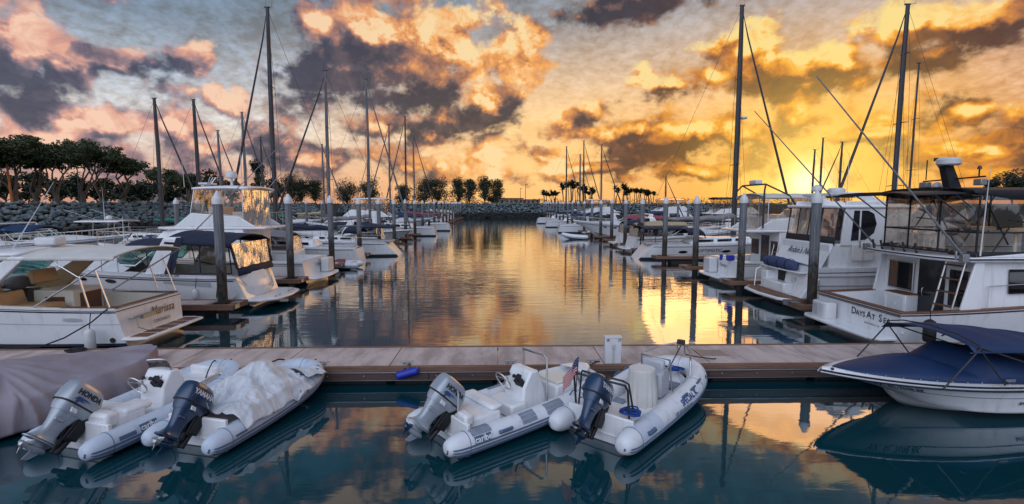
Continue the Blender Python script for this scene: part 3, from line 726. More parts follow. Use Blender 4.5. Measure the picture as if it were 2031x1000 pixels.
for k, (px, top, X, sp, sd) in enumerate(((-8, 284, -57, 3.6, 1), (22, 292, -60, 2.6, 2), (58, 272, -57, 4.0, 3), (98, 290, -59, 3.2, 4), (136, 296, -55.5, 3.2, 5), (186, 283, -56, 4.0, 6), (222, 300, -58, 3.2, 7), (263, 318, -55, 3.0, 8), (336, 338, -56, 3.2, 9), (390, 350, -60, 2.6, 12))):
    Y = -X*FPX/(VX-px); H = (HZ-top)*Y/FPX+EYE-gz; tb, lb = coral_tree(sd, H, sp)
    plant('coral_tree', tb, lb, 'twisted bare limbed tree with flat dark crown, %s from the left on the rock bank' % ordn(k), 'tree', (X, Y, gz), 'leaf', 'twisted trees on the left bank')
for k, (px, top, w_, Y) in enumerate(((12, 338, 70, 92), (72, 342, 76, 96), (118, 352, 60, 93), (160, 348, 76, 95), (212, 352, 70, 97), (248, 358, 60, 100), (292, 360, 76, 104), (330, 366, 50, 110), (372, 350, 60, 112), (418, 338, 74, 115), (458, 352, 60, 118), (515, 312, 46, 128), (548, 352, 44, 130))):
    X = PX(px, 400, Y).x; H = (HZ-top)*Y/FPX+.3; tb, lb = round_tree(40+k, H, w_*Y/FPX, .05 if k != 11 else .2, 1700, .3, 14)
    plant('bushy_tree', tb, lb, 'dense dark bushy tree behind the left bank, %s from the left' % ordn(k), 'tree', (X, Y, gz), 'leafd', 'dense trees behind the left bank')
for k, (px, top, w_) in enumerate(((574, 343, 44), (598, 356, 30), (627, 354, 36), (688, 356, 40), (733, 352, 38), (800, 366, 26), (842, 352, 36), (868, 350, 34), (908, 351, 30), (932, 352, 27), (962, 346, 28), (985, 354, 26))):
    Y = 153+(k % 3); X = PX(px, 400, Y).x; H = (HZ-top)*Y/FPX+.3; tb, lb = round_tree(70+k, H, w_*Y/FPX*1.75, .0, 3600, .22, 36)
    plant('park_tree', tb, lb, 'open crowned park tree on the far bank, %s from the left' % ordn(k), 'tree', (X, Y, gz), 'leafd', 'park trees along the far bank')
for k, (px, top) in enumerate(((1085, 375), (1098, 379), (1120, 354), (1133, 352), (1146, 357), (1158, 364), (1168, 370), (1217, 362), (1232, 361), (1247, 372), (1262, 367), (1276, 371), (1292, 375))):
    Y = 155; X = PX(px, 400, Y).x; H = (HZ-top)*Y/FPX+.3; tb, lb = palm_clump(100+k, H)
    plant('palm_tree', tb, lb, 'spiky palm silhouetted on the far right bank, %s from the left' % ordn(k), 'palm', (X, Y, gz), 'palm', 'palms on the far bank')
for k, (px, top, w_) in enumerate(((1966, 350, 40), (2008, 331, 80), (2050, 342, 60))):
    Y = 78; X = PX(px, 400, Y).x; H = (HZ-top)*Y/FPX+.3; tb, lb = round_tree(130+k, H, w_*Y/FPX, .1, 2600, .22, 18)
    plant('oak_tree', tb, lb, ['small dark tree left of the large oak at the right edge', 'large rounded dark oak above the black yacht canopy', 'dark oak cut by the right edge of the picture'][k], 'tree', (X, Y, gz), 'leafd')
hb = MB()
for i in range(60): leaves(hb, (-40+i*2.2+R_.uniform(-1, 1), 156+R_.uniform(-1, 1), 4.2), (1.8, 1., R_.uniform(.9, 1.9)), 90, .25, R_)
o = hb.build('hedge', 'leafd', smooth=False, solid=1e-4); o.modifiers.clear(); tag(o, 'long low dark hedge on the far bank behind the park trees', 'hedge')
# far buildings and lamp posts
def building(px, Y, w_, h, d, label):
    p = PX(px, 400, Y); t = thing('building', label, 'building', (p.x, Y, gz))
    b = MB(); b.box((0, 0, h/2), (w_, d, h)); b.build('wall', 'bldg', t)
    b = MB(); b.box((0, 0, h+.12), (w_+.8, d+.8, .25)); b.build('roof', 'float', t)
    n = int(w_/2)
    for i in range(n):
        q = MB(); q.box((-w_/2+(i+.5)*w_/n, -d/2-.02, h*.55), (1., .08, 1.)); q.build('window', 'dglass', t)
building(1005, 240, 15, 2.6, 8, 'low pale building far behind the middle of the far bank')
building(1052, 260, 9, 2.2, 8, 'small low building on the far bank left of the palms')
building(330, 140, 20, 3.2, 8, 'low wide building behind the trees on the left bank')
def lamp(px, top, Y, label):
    p = PX(px, 400, Y); h = (HZ-top)*Y/FPX+.3; t = thing('street_lamp', label, 'street lamp', (p.x, Y, gz))
    b = MB(); b.tube([(0, 0, -.3), (0, 0, h)], [.11, .07], 8); b.build('pole', 'dalu', t)
    b = MB(); b.box((.35, 0, h), (.9, .35, .16)); b.build('lamp_head', 'dalu', t, bev=.03)
lamp(1042, 367, 165, 'tall thin street lamp on the far bank left of the palms'); lamp(1032, 374, 190, 'shorter street lamp behind the small low building'); lamp(158, 335, 78, 'dark street lamp among the twisted trees')
p = PX(24, 400, 61); o = MB().tube([(0, 0, -.3), (-.1, 0, 2.4), (-.22, 0, 4.9)], [.14, .12, .10], 8).build('slender_post', mat('painted_orange_light', (.55, .17, .03), .5)); o.location = (p.x, 61, gz); tag(o, 'slender post with painted orange light among the trees at the far left', 'post')  # orange light falling on the post is put into its base colour
# ================================================================ INFLATABLES
class Tube:
    def __init__(s, L, B, r, z0=.26, rise=.36, tail=.42, str_=.52):
        s.L, s.B, s.r = L, B, r; hb = B/2-r; s.hb = hb
        half = [V(-tail, hb, z0)]
        n = 10
        for i in range(1, n+1): x = -tail+(str_*L+tail)*i/n; half.append(V(x, hb, 0))
        m = 22; xa = str_*L; ra = L-r-xa
        for i in range(1, m+1):
            a = i/m*pi/2; half.append(V(xa+ra*sin(a)**.92, hb*max(0, cos(a))**.72, 0))
        for p in half: p.z = z0+rise*max(0, p.x/L)**2.3
        s.c = half+[V(p.x, -p.y, p.z) for p in reversed(half[:-1])]
        s.d = [0.]
        for a, b in zip(s.c, s.c[1:]): s.d.append(s.d[-1]+(b-a).length)
        s.S = s.d[-1]
    def at(s, q):
        q = max(0, min(s.S, q)); i = 0
        while i < len(s.d)-2 and s.d[i+1] < q: i += 1
        f = (q-s.d[i])/max(1e-9, s.d[i+1]-s.d[i]); p = s.c[i].lerp(s.c[i+1], f)
        j0, j1 = max(0, i-1), min(len(s.c)-1, i+2); t = (s.c[j1]-s.c[j0]).normalized(); o = V(-t.y, t.x, 0).normalized()   # outward
        e = min(q, s.S-q); k = 1. if e > .34 else (.30+.70*sqrt(max(0, 1-(1-e/.34)**2)))
        return p, t, o, s.r*k
    def pt(s, q, ph, off=0.):
        p, t, o, r = s.at(q); u = o.cross(t); u = u if u.z > 0 else -u
        return p+(o*cos(ph)+u*sin(ph))*(r+off)
    def skin(s, q0=0., q1=None, n=90, m=22, off=0., p0=-pi, p1=pi):
        q1 = s.S if q1 is None else q1; b = MB()
        qs = [q0+(q1-q0)*i/n for i in range(n+1)]
        if q0 == 0: qs = sorted(set(qs+[.02, .05, .09, .14, .2, .27, .34, s.S-.02, s.S-.05, s.S-.09, s.S-.14, s.S-.2, s.S-.27, s.S-.34]))
        if p1-p0 > 6: return b.loft([[s.pt(q, p0+(p1-p0)*k/m, off) for k in range(m)] for q in qs], True, True, True)
        return b.loft([[s.pt(q, p0+(p1-p0)*k/m, off) for k in range(m+1)] for q in qs], False, False, False)
    def line(s, ph, r, q0=.0, q1=None, n=80, off=.006): 
        q1 = s.S if q1 is None else q1; return MB().tube([s.pt(q0+(q1-q0)*i/n, ph, off) for i in range(n+1)], r, 6)
    def word(s, txt, size, q, ph, side, m, name, par, shear=0., off=.0):
        # starboard text runs forward, port text runs aft; q measured from that side's stern
        if side < 0: fn = lambda a, c: s.pt(s.S-(q+a), ph+c/s.r, .016)
        else: fn = lambda a, c: s.pt(q-a, ph+c/s.r, .016)
        return text(txt, size, fn, shear, off).build(name, m, par)
    def patch(s, q0, q1, a0, a1, side, off=.006):
        f = (lambda q: s.S-q) if side < 0 else (lambda q: q)
        return MB().grid(8, 6, lambda a, c: s.pt(f(lerp(q0, q1, a)), lerp(a0, a1, c), off))
def sup(x, a, bb, z, n=28, ex=3.2):
    return [V(x+a*abs(cos(t))**(2/ex)*(1 if cos(t) >= 0 else -1), bb*abs(sin(t))**(2/ex)*(1 if sin(t) >= 0 else -1), z) for t in [2*pi*k/n for k in range(n)]]
def outboard(par, tilt, paint, leg, word, wcol, label, sc=1., zp=.58, logo=True, propm='prop', steer=0.):
    """engine tilted clear of the water: part with cowling, mid section, gearcase, propeller and bracket as sub-parts"""
    def T(p):
        dx_, dz_ = (p.x-.20)*sc, (p.z+.14)*sc; x = dx_*cos(tilt)+dz_*sin(tilt); z = -dx_*sin(tilt)+dz_*cos(tilt); y = p.y*sc
        return V(-.02+x*cos(steer)-y*sin(steer), x*sin(steer)+y*cos(steer), zp+z)
    b = MB(); rings = [sup(-.02, .29, .16, -.16), sup(-.01, .325, .195, -.08), sup(.0, .345, .205, .0)]
    b.loft(rings); low = b.xf(T).build('outboard_motor', leg, par, label=label)
    b = MB(); b.loft([sup(.0, .352, .212, .005, ex=3.8), sup(.0, .360, .220, .04, ex=3.8), sup(-.005, .355, .216, .17, ex=3.8), sup(-.02, .330, .196, .28, ex=3.6), sup(-.035, .300, .172, .345, ex=3.4), sup(-.045, .25, .14, .378), sup(-.05, .16, .09, .392)])
    b.xf(T).build('cowling', paint, low, ang=50)
    b = MB(); b.loft([sup(.0, .355, .214, -.012, ex=3.8), sup(.0, .364, .224, .004, ex=3.8), sup(.0, .358, .216, .016, ex=3.8)]); b.xf(T).build('cowling_seam', 'rubber', low)
    b = MB(); b.loft([sup(-.03, .27, .15, -.12), sup(-.06, .215, .125, -.22), sup(-.075, .17, .10, -.34), sup(-.08, .155, .088, -.46), sup(-.09, .17, .088, -.55), sup(-.11, .215, .10, -.615), sup(-.12, .27, .125, -.65)], cap1=True)
    b.xf(T).build('mid_section', leg, low)
    b = MB(); b.loft([sup(-.14, .28, .13, -.662, ex=2.4), sup(-.14, .28, .13, -.682, ex=2.4)]); b.xf(T).build('cavitation_plate', leg, low)
    b = MB(); b.loft([sup(-.09, .13, .035, -.68, ex=2), sup(-.09, .11, .04, -.78, ex=2)])
    b.tube([(.10, 0, -.80), (.06, 0, -.80), (-.05, 0, -.80), (-.18, 0, -.80), (-.26, 0, -.80)], [.012, .045, .06, .055, .04], 12)
    b.prism([(.03, -.84), (-.14, -.84), (-.17, -1.0), (-.08, -.98)], -.008, .008); b.xf(T).build('gearcase', leg, low)
    b = MB(); b.tube([(-.26, 0, -.8), (-.36, 0, -.8), (-.38, 0, -.8)], [.042, .038, .015], 10)
    for k in range(3):
        a = 2*pi*k/3+.4
        def bl(i, j):
            rr = .035+.115*i; w = .07*sin(pi*min(1, .25+.75*i*1.05))*(1 if i < 1 else .3); t = j-.5
            return V(-.31+t*w*1.1, rr*cos(a+t*w*8), -.8+rr*sin(a+t*w*8))
        b.grid(5, 4, bl)
    b.xf(T).build('propeller', propm, low, solid=.008)
    b = MB(); b.box((.26, 0, -.26), (.20, .28, .46)); b.box((.10, 0, -.16), (.22, .16, .12)); b.tube([(.30, .06, -.3), (.24, .05, -.75)], .05, 6); b.tube([(.30, -.06, -.3), (.24, -.05, -.75)], .05, 6); b.box((.18, .10, -.30), (.14, .04, .46)); b.box((.18, -.10, -.30), (.14, .04, .46)); b.box((.22, .0, -.52), (.10, .10, .24)); b.tube([(.12, 0, -.02), (.14, 0, -.48)], .045, 8); b.tube([(.2, .1, -.12), (.06, .05, -.4)], .022, 6)
    b.box((.05, 0, -.34), (.12, .13, .06)); b.xf(T).build('engine_bracket', 'mech', low, bev=.008)
    b = MB()
    for q in range(3): b.tube([T(V(.2, .03*q-.03, -.06)), V(.12, .05*q+.02, zp+.02), V(.30, .08*q+.05, zp-.06+.03*q), V(.45, .18, zp-.2)], .011, 6)
    b.build('control_cable', 'rubber', low)
    b = MB(); b.tube([(-.30, .06, -.66), (-.35, .06, -.67)], .03, 6); b.box((-.17, -.115, -.30), (.16, .05, .05)); b.xf(T).build('grab_lug', leg, low, bev=.01)
    for sd in (-1, 1):
        y = .222*sd
        def fn(a, c): return T(V((a if sd < 0 else -a)-.02, y*(1-.07*max(0, (c+.10)/.3))*(1-.16*abs((a)/.33)**4), .20+c))
        text(word, .13, fn, off=.006).build('lettering', wcol, low)
        if logo:
            q = MB(); sgn_ = -1 if sd < 0 else 1
            pl = [(-.16, .04), (-.10, .105), (.08, .10), (.17, .075), (.03, .072), (.0, .058), (.10, .052), (.0, .035), (-.05, .035), (-.07, .0), (-.12, .0), (-.10, .05)]
            q.add([T(V((a+.0)*(1 if sd < 0 else -1)-.10, y*1.0, c+.02)) for a, c in pl], [tuple(range(len(pl)))]); q.build('emblem', 'inkb', low, smooth=False)
        else:
            q = MB()
            for e in range(3): q.add([T(V(xx, y*1.01*(1-.16*abs((xx+.02)/.33)**4), zz)) for xx, zz in ((.10+.03*e, .10-.02*e), (.22, .02+.006*e), (.215, .012+.006*e), (.09+.03*e, .09-.02*e))], [(0, 1, 2, 3)])
            q.build('stripe', 'inkw', low, smooth=False)
    b = MB(); b.prism([(-.18, -.06), (-.06, -.06), (-.02, -.13), (-.14, -.13)], -.205, .205); b.xf(T).build('air_vent', 'gel', low, bev=.006)
    return low
def wheel_(parent, c, r, tilt, m='steel'):
    b = MB(); Rm = Matrix.Rotation(tilt, 3, 'Y')
    b.tube([Vector(c)+Rm @ V(0, r*cos(2*pi*k/24), r*sin(2*pi*k/24)) for k in range(24)], .013, 6, closed=True)
    for k in range(5): a = 2*pi*k/5+.3; b.tube([Vector(c)+Rm @ V(.06, 0, 0), Vector(c)+Rm @ V(0, r*cos(a), r*sin(a))], .008, 5)
    b.tube([Vector(c)+Rm @ V(.10, 0, 0), Vector(c)+Rm @ V(.04, 0, 0)], [.045, .04], 8); return b.build('steering_wheel', m, parent)
def rib(name_lab, pos, head, L, B, r, skinm, rubm, strakes=(.0, -.36, -.72), rise=.36, gelm='gel', z0=.25):
    t = thing('inflatable_dinghy', name_lab, 'dinghy', (pos[0], pos[1], 0), head); T = Tube(L, B, r, z0, rise)
    T.skin().build('tube', skinm, t, ang=60)
    b = MB()
    for ph in strakes: b.v, b.f = (lambda q: (b.v+q.v, b.f+[tuple(i+len(b.v) for i in f) for f in q.f]))(T.line(ph, .015, off=.0))
    b.build('rub_strake', rubm, t)
    T.skin(.05, T.S-.05, off=.003, p0=-1.75, p1=-1.02, m=6).build('wear_strip', rubm, t)
    b = MB(); S = T.S
    for q in (.36, S-.36): b.tube([T.pt(q, 2*pi*k/28, .002) for k in range(28)], .005, 5, closed=True)
    for q in (S*.36, S*.64, S*.5): b.tube([T.pt(q, 2*pi*k/28, .001) for k in range(28)], .004, 5, closed=True)
    b.build('seam', rubm, t)
    hw = T.hb-r*.35
    def fl(a, c):
        x = lerp(-.02, L-r*2.0, a); k = 1. if x < .52*L else max(.02, 1-((x-.52*L)/(L-2*r-.52*L+.05))**2.2)**.7
        return V(x, hw*k*(2*c-1), .16+.25*max(0, x/L)**2.4)
    MB().grid(16, 6, fl).build('floor', gelm, t)
    b = MB(); b.slab([(0, -hw-.05), (.07, -hw-.05), (.07, hw+.05), (0, hw+.05)], .0, .50); b.build('transom', gelm, t, bev=.02)
    b = MB()                     # rigid V-bottom under the tubes
    b.grid(14, 2, lambda a, c: V(lerp(0, L-2*r, a), hw*(1-max(0, (a-.55)/.45)**2)*(2*c-1), (-.16 if abs(c-.5) < .2 else .12)+.34*a**3)); b.build('bottom', gelm, t)
    return t, T
def grips(t, T, side, qs, m='bstripe'):
    b = MB()
    for q in qs:
        f = (lambda x: T.S-x) if side < 0 else (lambda x: x)
        b.tube([T.pt(f(q-.13), .42, .0), T.pt(f(q-.10), .42, .03), T.pt(f(q+.10), .42, .03), T.pt(f(q+.13), .42, .0)], .028, 8)
    return b.build('grab_handle', m, t)
def helm(t, x, y, hgt=.72, wid=.62, word=None, windscreen=True, face=.42):
    b = MB(); z = .22
    b.prism([(x-.25, z), (x-.22, z+hgt*.62), (x-.05, z+hgt), (x+.12, z+hgt), (x+.30, z+.30), (x+.32, z)], y-wid/2, y+wid/2)
    c = b.build('console', 'gel', t, bev=.035)
    wheel_(c, (x-.40, y+.10, z+hgt*.72), .19, -.5)
    b = MB(); b.box((x-.20, y-.14, z+hgt*.70), (.10, .20, .16), ry=-.6); b.box((x-.16, y-.05, z+hgt*.82), (.08, .10, .06), ry=-.5); b.tube([(x-.26, y-.18, z+hgt*.75), (x-.36, y-.2, z+hgt*.95)], .018, 6); b.build('throttle', 'black', c, bev=.015)
    b = MB(); 
    for q in range(3): b.tube([(x-.18-.0*q, y-.12+.17*q, z+hgt*.80), (x-.20, y-.12+.17*q, z+hgt*.82)], .035, 10)
    b.build('gauge', 'dark', c)
    if windscreen:
        base = [V(x+.10-.12*abs(v)**2.2, y+wid*.46*v, z+hgt-.01) for v in [i/7-1 for i in range(15)]]; top = [p+V(-.05, 0, .17) for p in base]
        b = MB(); b.grid(14, 1, lambda a, c_: (base if c_ < .5 else top)[int(round(a*14))]); b.build('windscreen', 'vinyld', c, solid=.006); MB().tube(top, .014, 6).build('windscreen_rail', 'steel', c)
    if word: text(word, .16, lambda a, c_: V(x-.13+c_*.30, y-.10-a, z+hgt*.83+c_*.62)).build('letter_plate', 'ink', c)
    return c
HD = radians
# --- dinghy 1: pale dinghy, silver engine, left
t, T = rib('white and pale blue inflatable with centre console beside the mauve covered boat', (-6.80, 8.12), HD(73), 3.10, 1.62, .185, 'hypb', 'bstripe', rise=.27, z0=.22)
outboard(t, HD(47), 'silver', 'silver', 'HONDA', 'ink', None, .90, .54, steer=.0)
helm(t, 1.42, -.05, .70, .56, 'H')
b = MB(); b.box((.42, 0, .34), (.66, .98, .40)); b.box((.16, .0, .50), (.22, 1.02, .26)); b.box((.62, -.30, .52), (.5, .38, .14)); b.build('stern_seat', 'gel', t, bev=.06)
b = MB(); b.box((.98, 0, .27), (.40, .80, .16)); b.build('step_moulding', 'gel', t, bev=.05)
b = MB(); b.box((2.20, 0, .38), (.50, .70, .30)); b.box((2.40, 0, .54), (.12, .68, .28)); b.build('bow_seat', 'gel', t, bev=.05)
MB().grid(10, 8, lambda a, c: V(2.44+.36*a, .42*(2*c-1)*(1-a*a*.6), .50+.03*(1-(2*c-1)**2))).build('bow_deck', 'gel', t, solid=.03)
T.patch(.80, 1.10, .12, .78, -1).build('name_panel', 'bstripe', t); T.word('caribe', .12, .95, .44, -1, 'inkw', 'lettering', t, off=.003)
T.patch(.44, .72, .18, .50, -1, .014).build('grab_pad', 'bstripe', t)
T.word('CF 9160 RL', .125, 2.95, .55, -1, 'ink', 'registration', t, off=.002)
T.patch(2.52, 2.60, .40, .70, -1).build('sticker', 'inkb', t)
b = MB(); b.tube([(2.10, -.30, .45), (2.18, -.34, .68), (2.40, -.2, .74), (2.75, .10, .66), (2.88, .2, .60)], .013, 6); b.build('bow_strap', 'rope', t)
o = MB().tube([(-5.86, 9.45, .52), (-5.76, 9.85, .55)], .014, 6).tube([(-5.76, 9.85, .55), (-5.69, 10.15, .57)], .022, 6).build('boat_hook', 'steel'); tag(o, 'short boat hook with black grip lying on the white console dinghy', 'boat hook')
# --- dinghy 2: dark blue engine, crumpled tarp
t2, T2 = rib('blue grey inflatable under a crumpled pale tarp with dark blue engine', (-5.0, 8.22), HD(74), 2.98, 1.56, .185, 'hypb', 'bstripe', strakes=(-.05, -.40, -.75), rise=.28, z0=.22)
outboard(t2, HD(42), 'yam', 'yam', 'YAMAHA', 'inkw', None, .84, .54, logo=False)
T2.patch(.42, .66, .15, .34, -1, .012).build('grab_pad', 'bstripe', t2); T2.word('Bling', .12, 2.15, .45, -1, 'ink', 'lettering', t2, .3); T2.word('AB 10 FR', .12, 3.0, .45, -1, 'bstripe', 'registration', t2)
T2.patch(2.9, 3.05, 1.0, 1.4, -1).build('sticker', 'bstripe', t2)
b = MB(); b.tube([(2.25, .48, .60), (2.35, .50, .66), (2.5, .42, .69), (2.58, .34, .66)], .016, 6); b.build('grab_rope', 'rope', t2)
def tarp(a, c):      # from tube to tube, over the console
    x = lerp(.20, 1.95, a); v = 2*c-1; hb = .76; y = hb*v*1.06
    pk = .50*exp(-((x-1.45)/.50)**2-(v/.55)**2); ridge = .30*exp(-((x-.7)/.6)**2-(v/.9)**2)
    edge = .44+.06*x; z = edge*(1-.0*abs(v))+.0
    z = .43+.05*x+pk*.86+ridge*.5-.22*max(0, abs(v)-.82)/.18
    q = nz3(x*3.2, y*3.2, 1.)*.06+.030*(.5-abs(nz3(x*9+y*3, y*8-x*2, 2.)))+.11*(.4-abs(nz3(x*3.0+3, y*5, 5.)))+.006*(.4-abs(nz3(x*16, y*15+x*5, 9.)))
    th = atan2(y, x-1.45); z += q*(1.1-.45*pk)+.045*sin(th*9+2*nz3(x, y))*min(1, sqrt((x-1.45)**2+y*y)*1.6)*(.5)
    if v < -.3: x -= .25*(abs(v)-.3)*(1-a)*0
    return V(x+.07*nz3(y*3, x*2, 4), y+.04*nz3(x*4, y*2, 7), z)
o = MB().grid(120, 100, tarp).build('tarp', 'wtarp', solid=.006, ang=180); o.location = t2.location; o.rotation_euler = t2.rotation_euler; tag(o, 'crumpled pale grey tarp draped over the second dinghy from the left', 'tarp')
def flap(a, c):
    x = 1.92+.58*a+.08*sin(c*3); y = -.78+1.0*c*(1-.55*a); z = .60+.12*nz3(x*4, y*4, 3)+.10*sin(c*pi)-.12*a
    return V(x, y, z)
o2 = MB().grid(20, 20, flap).build('tarp_flap', 'wtarp', o, solid=.006, ang=180)
# --- dinghy 3: middle
t3, T3 = rib('pale grey console dinghy with silver engine and striped tread patches', (-.88, 8.28), HD(37), 3.50, 1.62, .185, 'hyp', 'bstripe', strakes=(.05, -.27, -.60, -.92), rise=.22, z0=.23)
outboard(t3, HD(45), 'silver', 'silver', 'HONDA', 'ink', None, .87, .56, propm='yam')
helm(t3, 1.68, .02, .72, .58, None, False)
b = MB(); b.tube([(1.95, .34, .3), (1.95, .34, 1.14), (1.90, .30, 1.20), (1.90, -.30, 1.20), (1.95, -.34, 1.14), (1.95, -.34, .3)], .02, 8); b.build('grab_rail', 'steel', t3)
b = MB(); b.box((.42, 0, .34), (.70, 1.0, .36)); b.box((.10, .40, .52), (.18, .30, .2)); b.box((.10, -.40, .52), (.18, .30, .2)); b.box((.72, .0, .56), (.26, .92, .10)); b.build('stern_seat', 'gel', t3, bev=.05)
b = MB(); b.box((2.50, 0, .38), (.60, .70, .36)); b.build('bow_locker', 'gel', t3, bev=.04)
b = MB(); b.box((2.52, 0, .585), (.52, .60, .06)); b.build('cushion', 'gelw', t3, bev=.025)
b = MB(); b.box((1.28, .0, .32), (.36, .70, .24)); b.build('helm_seat', 'gel', t3, bev=.04)
MB().grid(10, 8, lambda a, c: V(2.92+.40*a, .32*(2*c-1)*(1-a*a*.55), .66+.04*(1-(2*c-1)**2))).build('bow_step', 'gel', t3, solid=.03)
pb = MB()
for q0, q1 in ((.42, .80), (1.42, 1.74), (1.98, 2.40)):
    for k in range(3): pb.add(*(lambda m: (m.v, m.f))(T3.patch(q0, q1, (.80 if q0 < 1 else .30)+k*.42, (.80 if q0 < 1 else .30)+k*.42+.38, -1)))
for q0, q1 in ((1.0, 1.4), (1.7, 2.3)): pb.add(*(lambda m: (m.v, m.f))(T3.patch(q0, q1, 1.35, 1.8, 1)))
pb.build('tread_patch', 'patch', t3)
T3.patch(.44, .76, .10, .74, -1).build('name_panel', 'bstripe', t3); T3.word('caribe', .13, .60, .42, -1, 'inkw', 'lettering', t3, off=.003)
T3.word('TT', .10, 3.02, .35, -1, 'ink', 'lettering', t3); T3.patch(3.12, 3.36, .30, .42, -1).build('sticker', 'flagr', t3); T3.patch(3.14, 3.34, .43, .56, -1).build('sticker', 'yellow', t3)
b = MB(); 
for q in (1.05, 2.72): b.tube([T3.pt(T3.S-q+.13, .42, .0), T3.pt(T3.S-q+.10, .42, .03), T3.pt(T3.S-q-.10, .42, .03), T3.pt(T3.S-q-.13, .42, .0)], .03, 8)
for q in (2.75, 3.1, 3.45): b.tube([T3.pt(T3.S-q+.10, 1.25, .0), T3.pt(T3.S-q+.05, 1.25, .07), T3.pt(T3.S-q-.05, 1.25, .07), T3.pt(T3.S-q-.10, 1.25, .0)], .013, 6)
for q in (2.4, 2.9): b.tube([T3.pt(q+.10, 1.55, .0), T3.pt(q+.05, 1.55, .07), T3.pt(q-.05, 1.55, .07), T3.pt(q-.10, 1.55, .0)], .013, 6)
b.build('grab_handle', 'bstripe', t3)
MB().tube([(.02, -.30, .5), (.06, -.26, .86), (.10, -.18, .90), (.2, -.12, .78)], .014, 6).build('fuel_hose', 'gelg', t3)
# --- dinghy 4: with the flag
t4, T4 = rib('white inflatable with dark blue engine, stern arch and grey covered console', (1.68, 8.28), HD(47.5), 3.62, 1.70, .20, 'hyp', 'bstripe', strakes=(-.10, -.42), rise=.26, z0=.23)
outboard(t4, HD(38), 'yam', 'yam', 'YAMAHA', 'inkw', None, .86, .58, logo=False, propm='mech')
T4.word('SPECIAL K.', .15, 2.30, .62, -1, 'inkb', 'lettering', t4, off=.003); T4.patch(3.3, 3.42, .35, .62, -1).build('sticker', 'green', t4)
T4.patch(.36, 1.12, -.05, 2.2, -1, .004).build('tube_panel', 'hypb', t4)
pb = MB()
for k in range(5): pb.add(*(lambda m: (m.v, m.f))(T4.patch(1.62+.15*k, 1.74+.15*k, -.02, .34-.05*k, -1)))
pb.build('tread_patch', 'patch', t4)
b = MB()
for sd, q in ((-1, .68), (-1, 2.2), (-1, 2.6), (-1, 2.95), (1, 1.5), (1, 1.95), (1, 2.4), (1, 2.8)):
    f = (lambda x: T4.S-x) if sd < 0 else (lambda x: x); ph = .42 if q < 1 else 1.0
    b.tube([T4.pt(f(q-.12), ph, .0), T4.pt(f(q-.08), ph, .03), T4.pt(f(q+.08), ph, .03), T4.pt(f(q+.12), ph, .0)], .02 if q > 1 else .034, 8)
b.build('grab_handle', 'bstripe', t4)
b = MB()
for yy in (.52, -.52): b.tube([(.10, yy, .35), (.02, yy, .98), (-.04, yy*.96, 1.08)], .019, 8)
b.tube([(-.04, .50, 1.08), (-.04, -.50, 1.08)], .019, 8); b.tube([(.14, .50, .45), (.16, .46, 1.04), (.08, .40, 1.10), (.08, -.40, 1.10), (.16, -.46, 1.04), (.30, -.50, .45)], .017, 8); b.tube([(-.04, .2, 1.12), (.08, .2, 1.10)], .015, 6); b.tube([(-.04, -.2, 1.12), (.08, -.2, 1.10)], .015, 6)
b.build('stern_arch', 'dalu', t4)
b = MB(); b.lathe([(.29, .18), (.275, .50), (.25, .84), (.25, .85), (.238, .875), (.01, .88)], 60, (1.55, .0, 0)); b.xf(lambda p: p+V((p.x-1.55), p.y, 0)*(.11*sin(atan2(p.y, p.x-1.55)*15)*max(0, .86-p.z))); b.build('console_cover', 'wcanvas', t4)
b = MB(); b.box((2.0, -.03, .50), (.42, .50, .50)); b.box((2.05, 0, .82), (.14, .46, .24)); b.build('helm_seat', 'gelg', t4, bev=.05)
b = MB(); b.tube([(2.22, .32, .3), (2.12, .30, .95), (2.12, -.30, .95), (2.22, -.32, .3)], .02, 8); b.tube([(2.15, -.3, .9), (1.85, -.28, .62)], .016, 6); b.build('grab_rail', 'steel', t4)
b = MB(); b.box((.40, 0, .32), (.60, 1.02, .26)); b.build('stern_seat', 'gel', t4, bev=.06)
b = MB(); b.box((1.18, .40, .20), (.5, .34, .03)); b.box((2.55, 0, .30), (.36, .55, .03)); b.build('floor_mat', 'patch', t4)
b = MB(); b.tube([(2.60, .52, .55), (2.66, .50, .84), (3.02, .34, .92), (3.34, .10, .97), (3.38, 0, .97), (3.34, -.10, .97), (3.02, -.34, .92), (2.66, -.50, .84), (2.60, -.52, .55)], .02, 8); b.tube([(3.34, .08, .96), (3.42, .08, .7)], .016, 6); b.tube([(3.34, -.08, .96), (3.42, -.08, .7)], .016, 6); b.build('bow_rail', 'steel', t4)
b = MB(); b.box((3.37, 0, 1.0), (.10, .16, .10)); b.build('bow_light', 'dalu', t4, bev=.015)
b = MB(); b.tube([(3.38, .0, .92), (3.05, .1, .5), (2.9, 0, .42)], .012, 6); b.build('painter', 'rope', t4)
def on4(p): a = t4.rotation_euler.z; return V(t4.location.x+p[0]*cos(a)-p[1]*sin(a), t4.location.y+p[0]*sin(a)+p[1]*cos(a), p[2])
p = on4((.22, -.50, .52)); coil('blue_rope', 'tangle of bright blue rope on the stern of the flagged dinghy', (p.x, p.y, .50), .13, 6, 'bluerope', .016, 1.)
p = on4((3.0, .0, .5)); coil('blue_rope', 'loose blue line in the bow of the flagged dinghy', (p.x, p.y, .46), .14, 4, 'bluerope', .014, 1.)
fl = thing('flag', 'small stars and stripes flag drooping on the dinghy stern arch', 'flag', on4((-.04, .44, .84)), HD(38))
MB().tube([(0, 0, -.05), (.05, 0, .52)], .010, 6).build('flagstaff', 'dalu', fl)
def fcl(a, c):   # hangs from the leaning staff: a along the fly, c down the hoist
    x = .045-.33*a+.02*sin(6*a+3*c); z = .50-.30*c-.20*a*a-.10*a+.02*sin(9*a); y = .045*sin(7*a+2*c)*a; return V(x-.03*c, y, z)
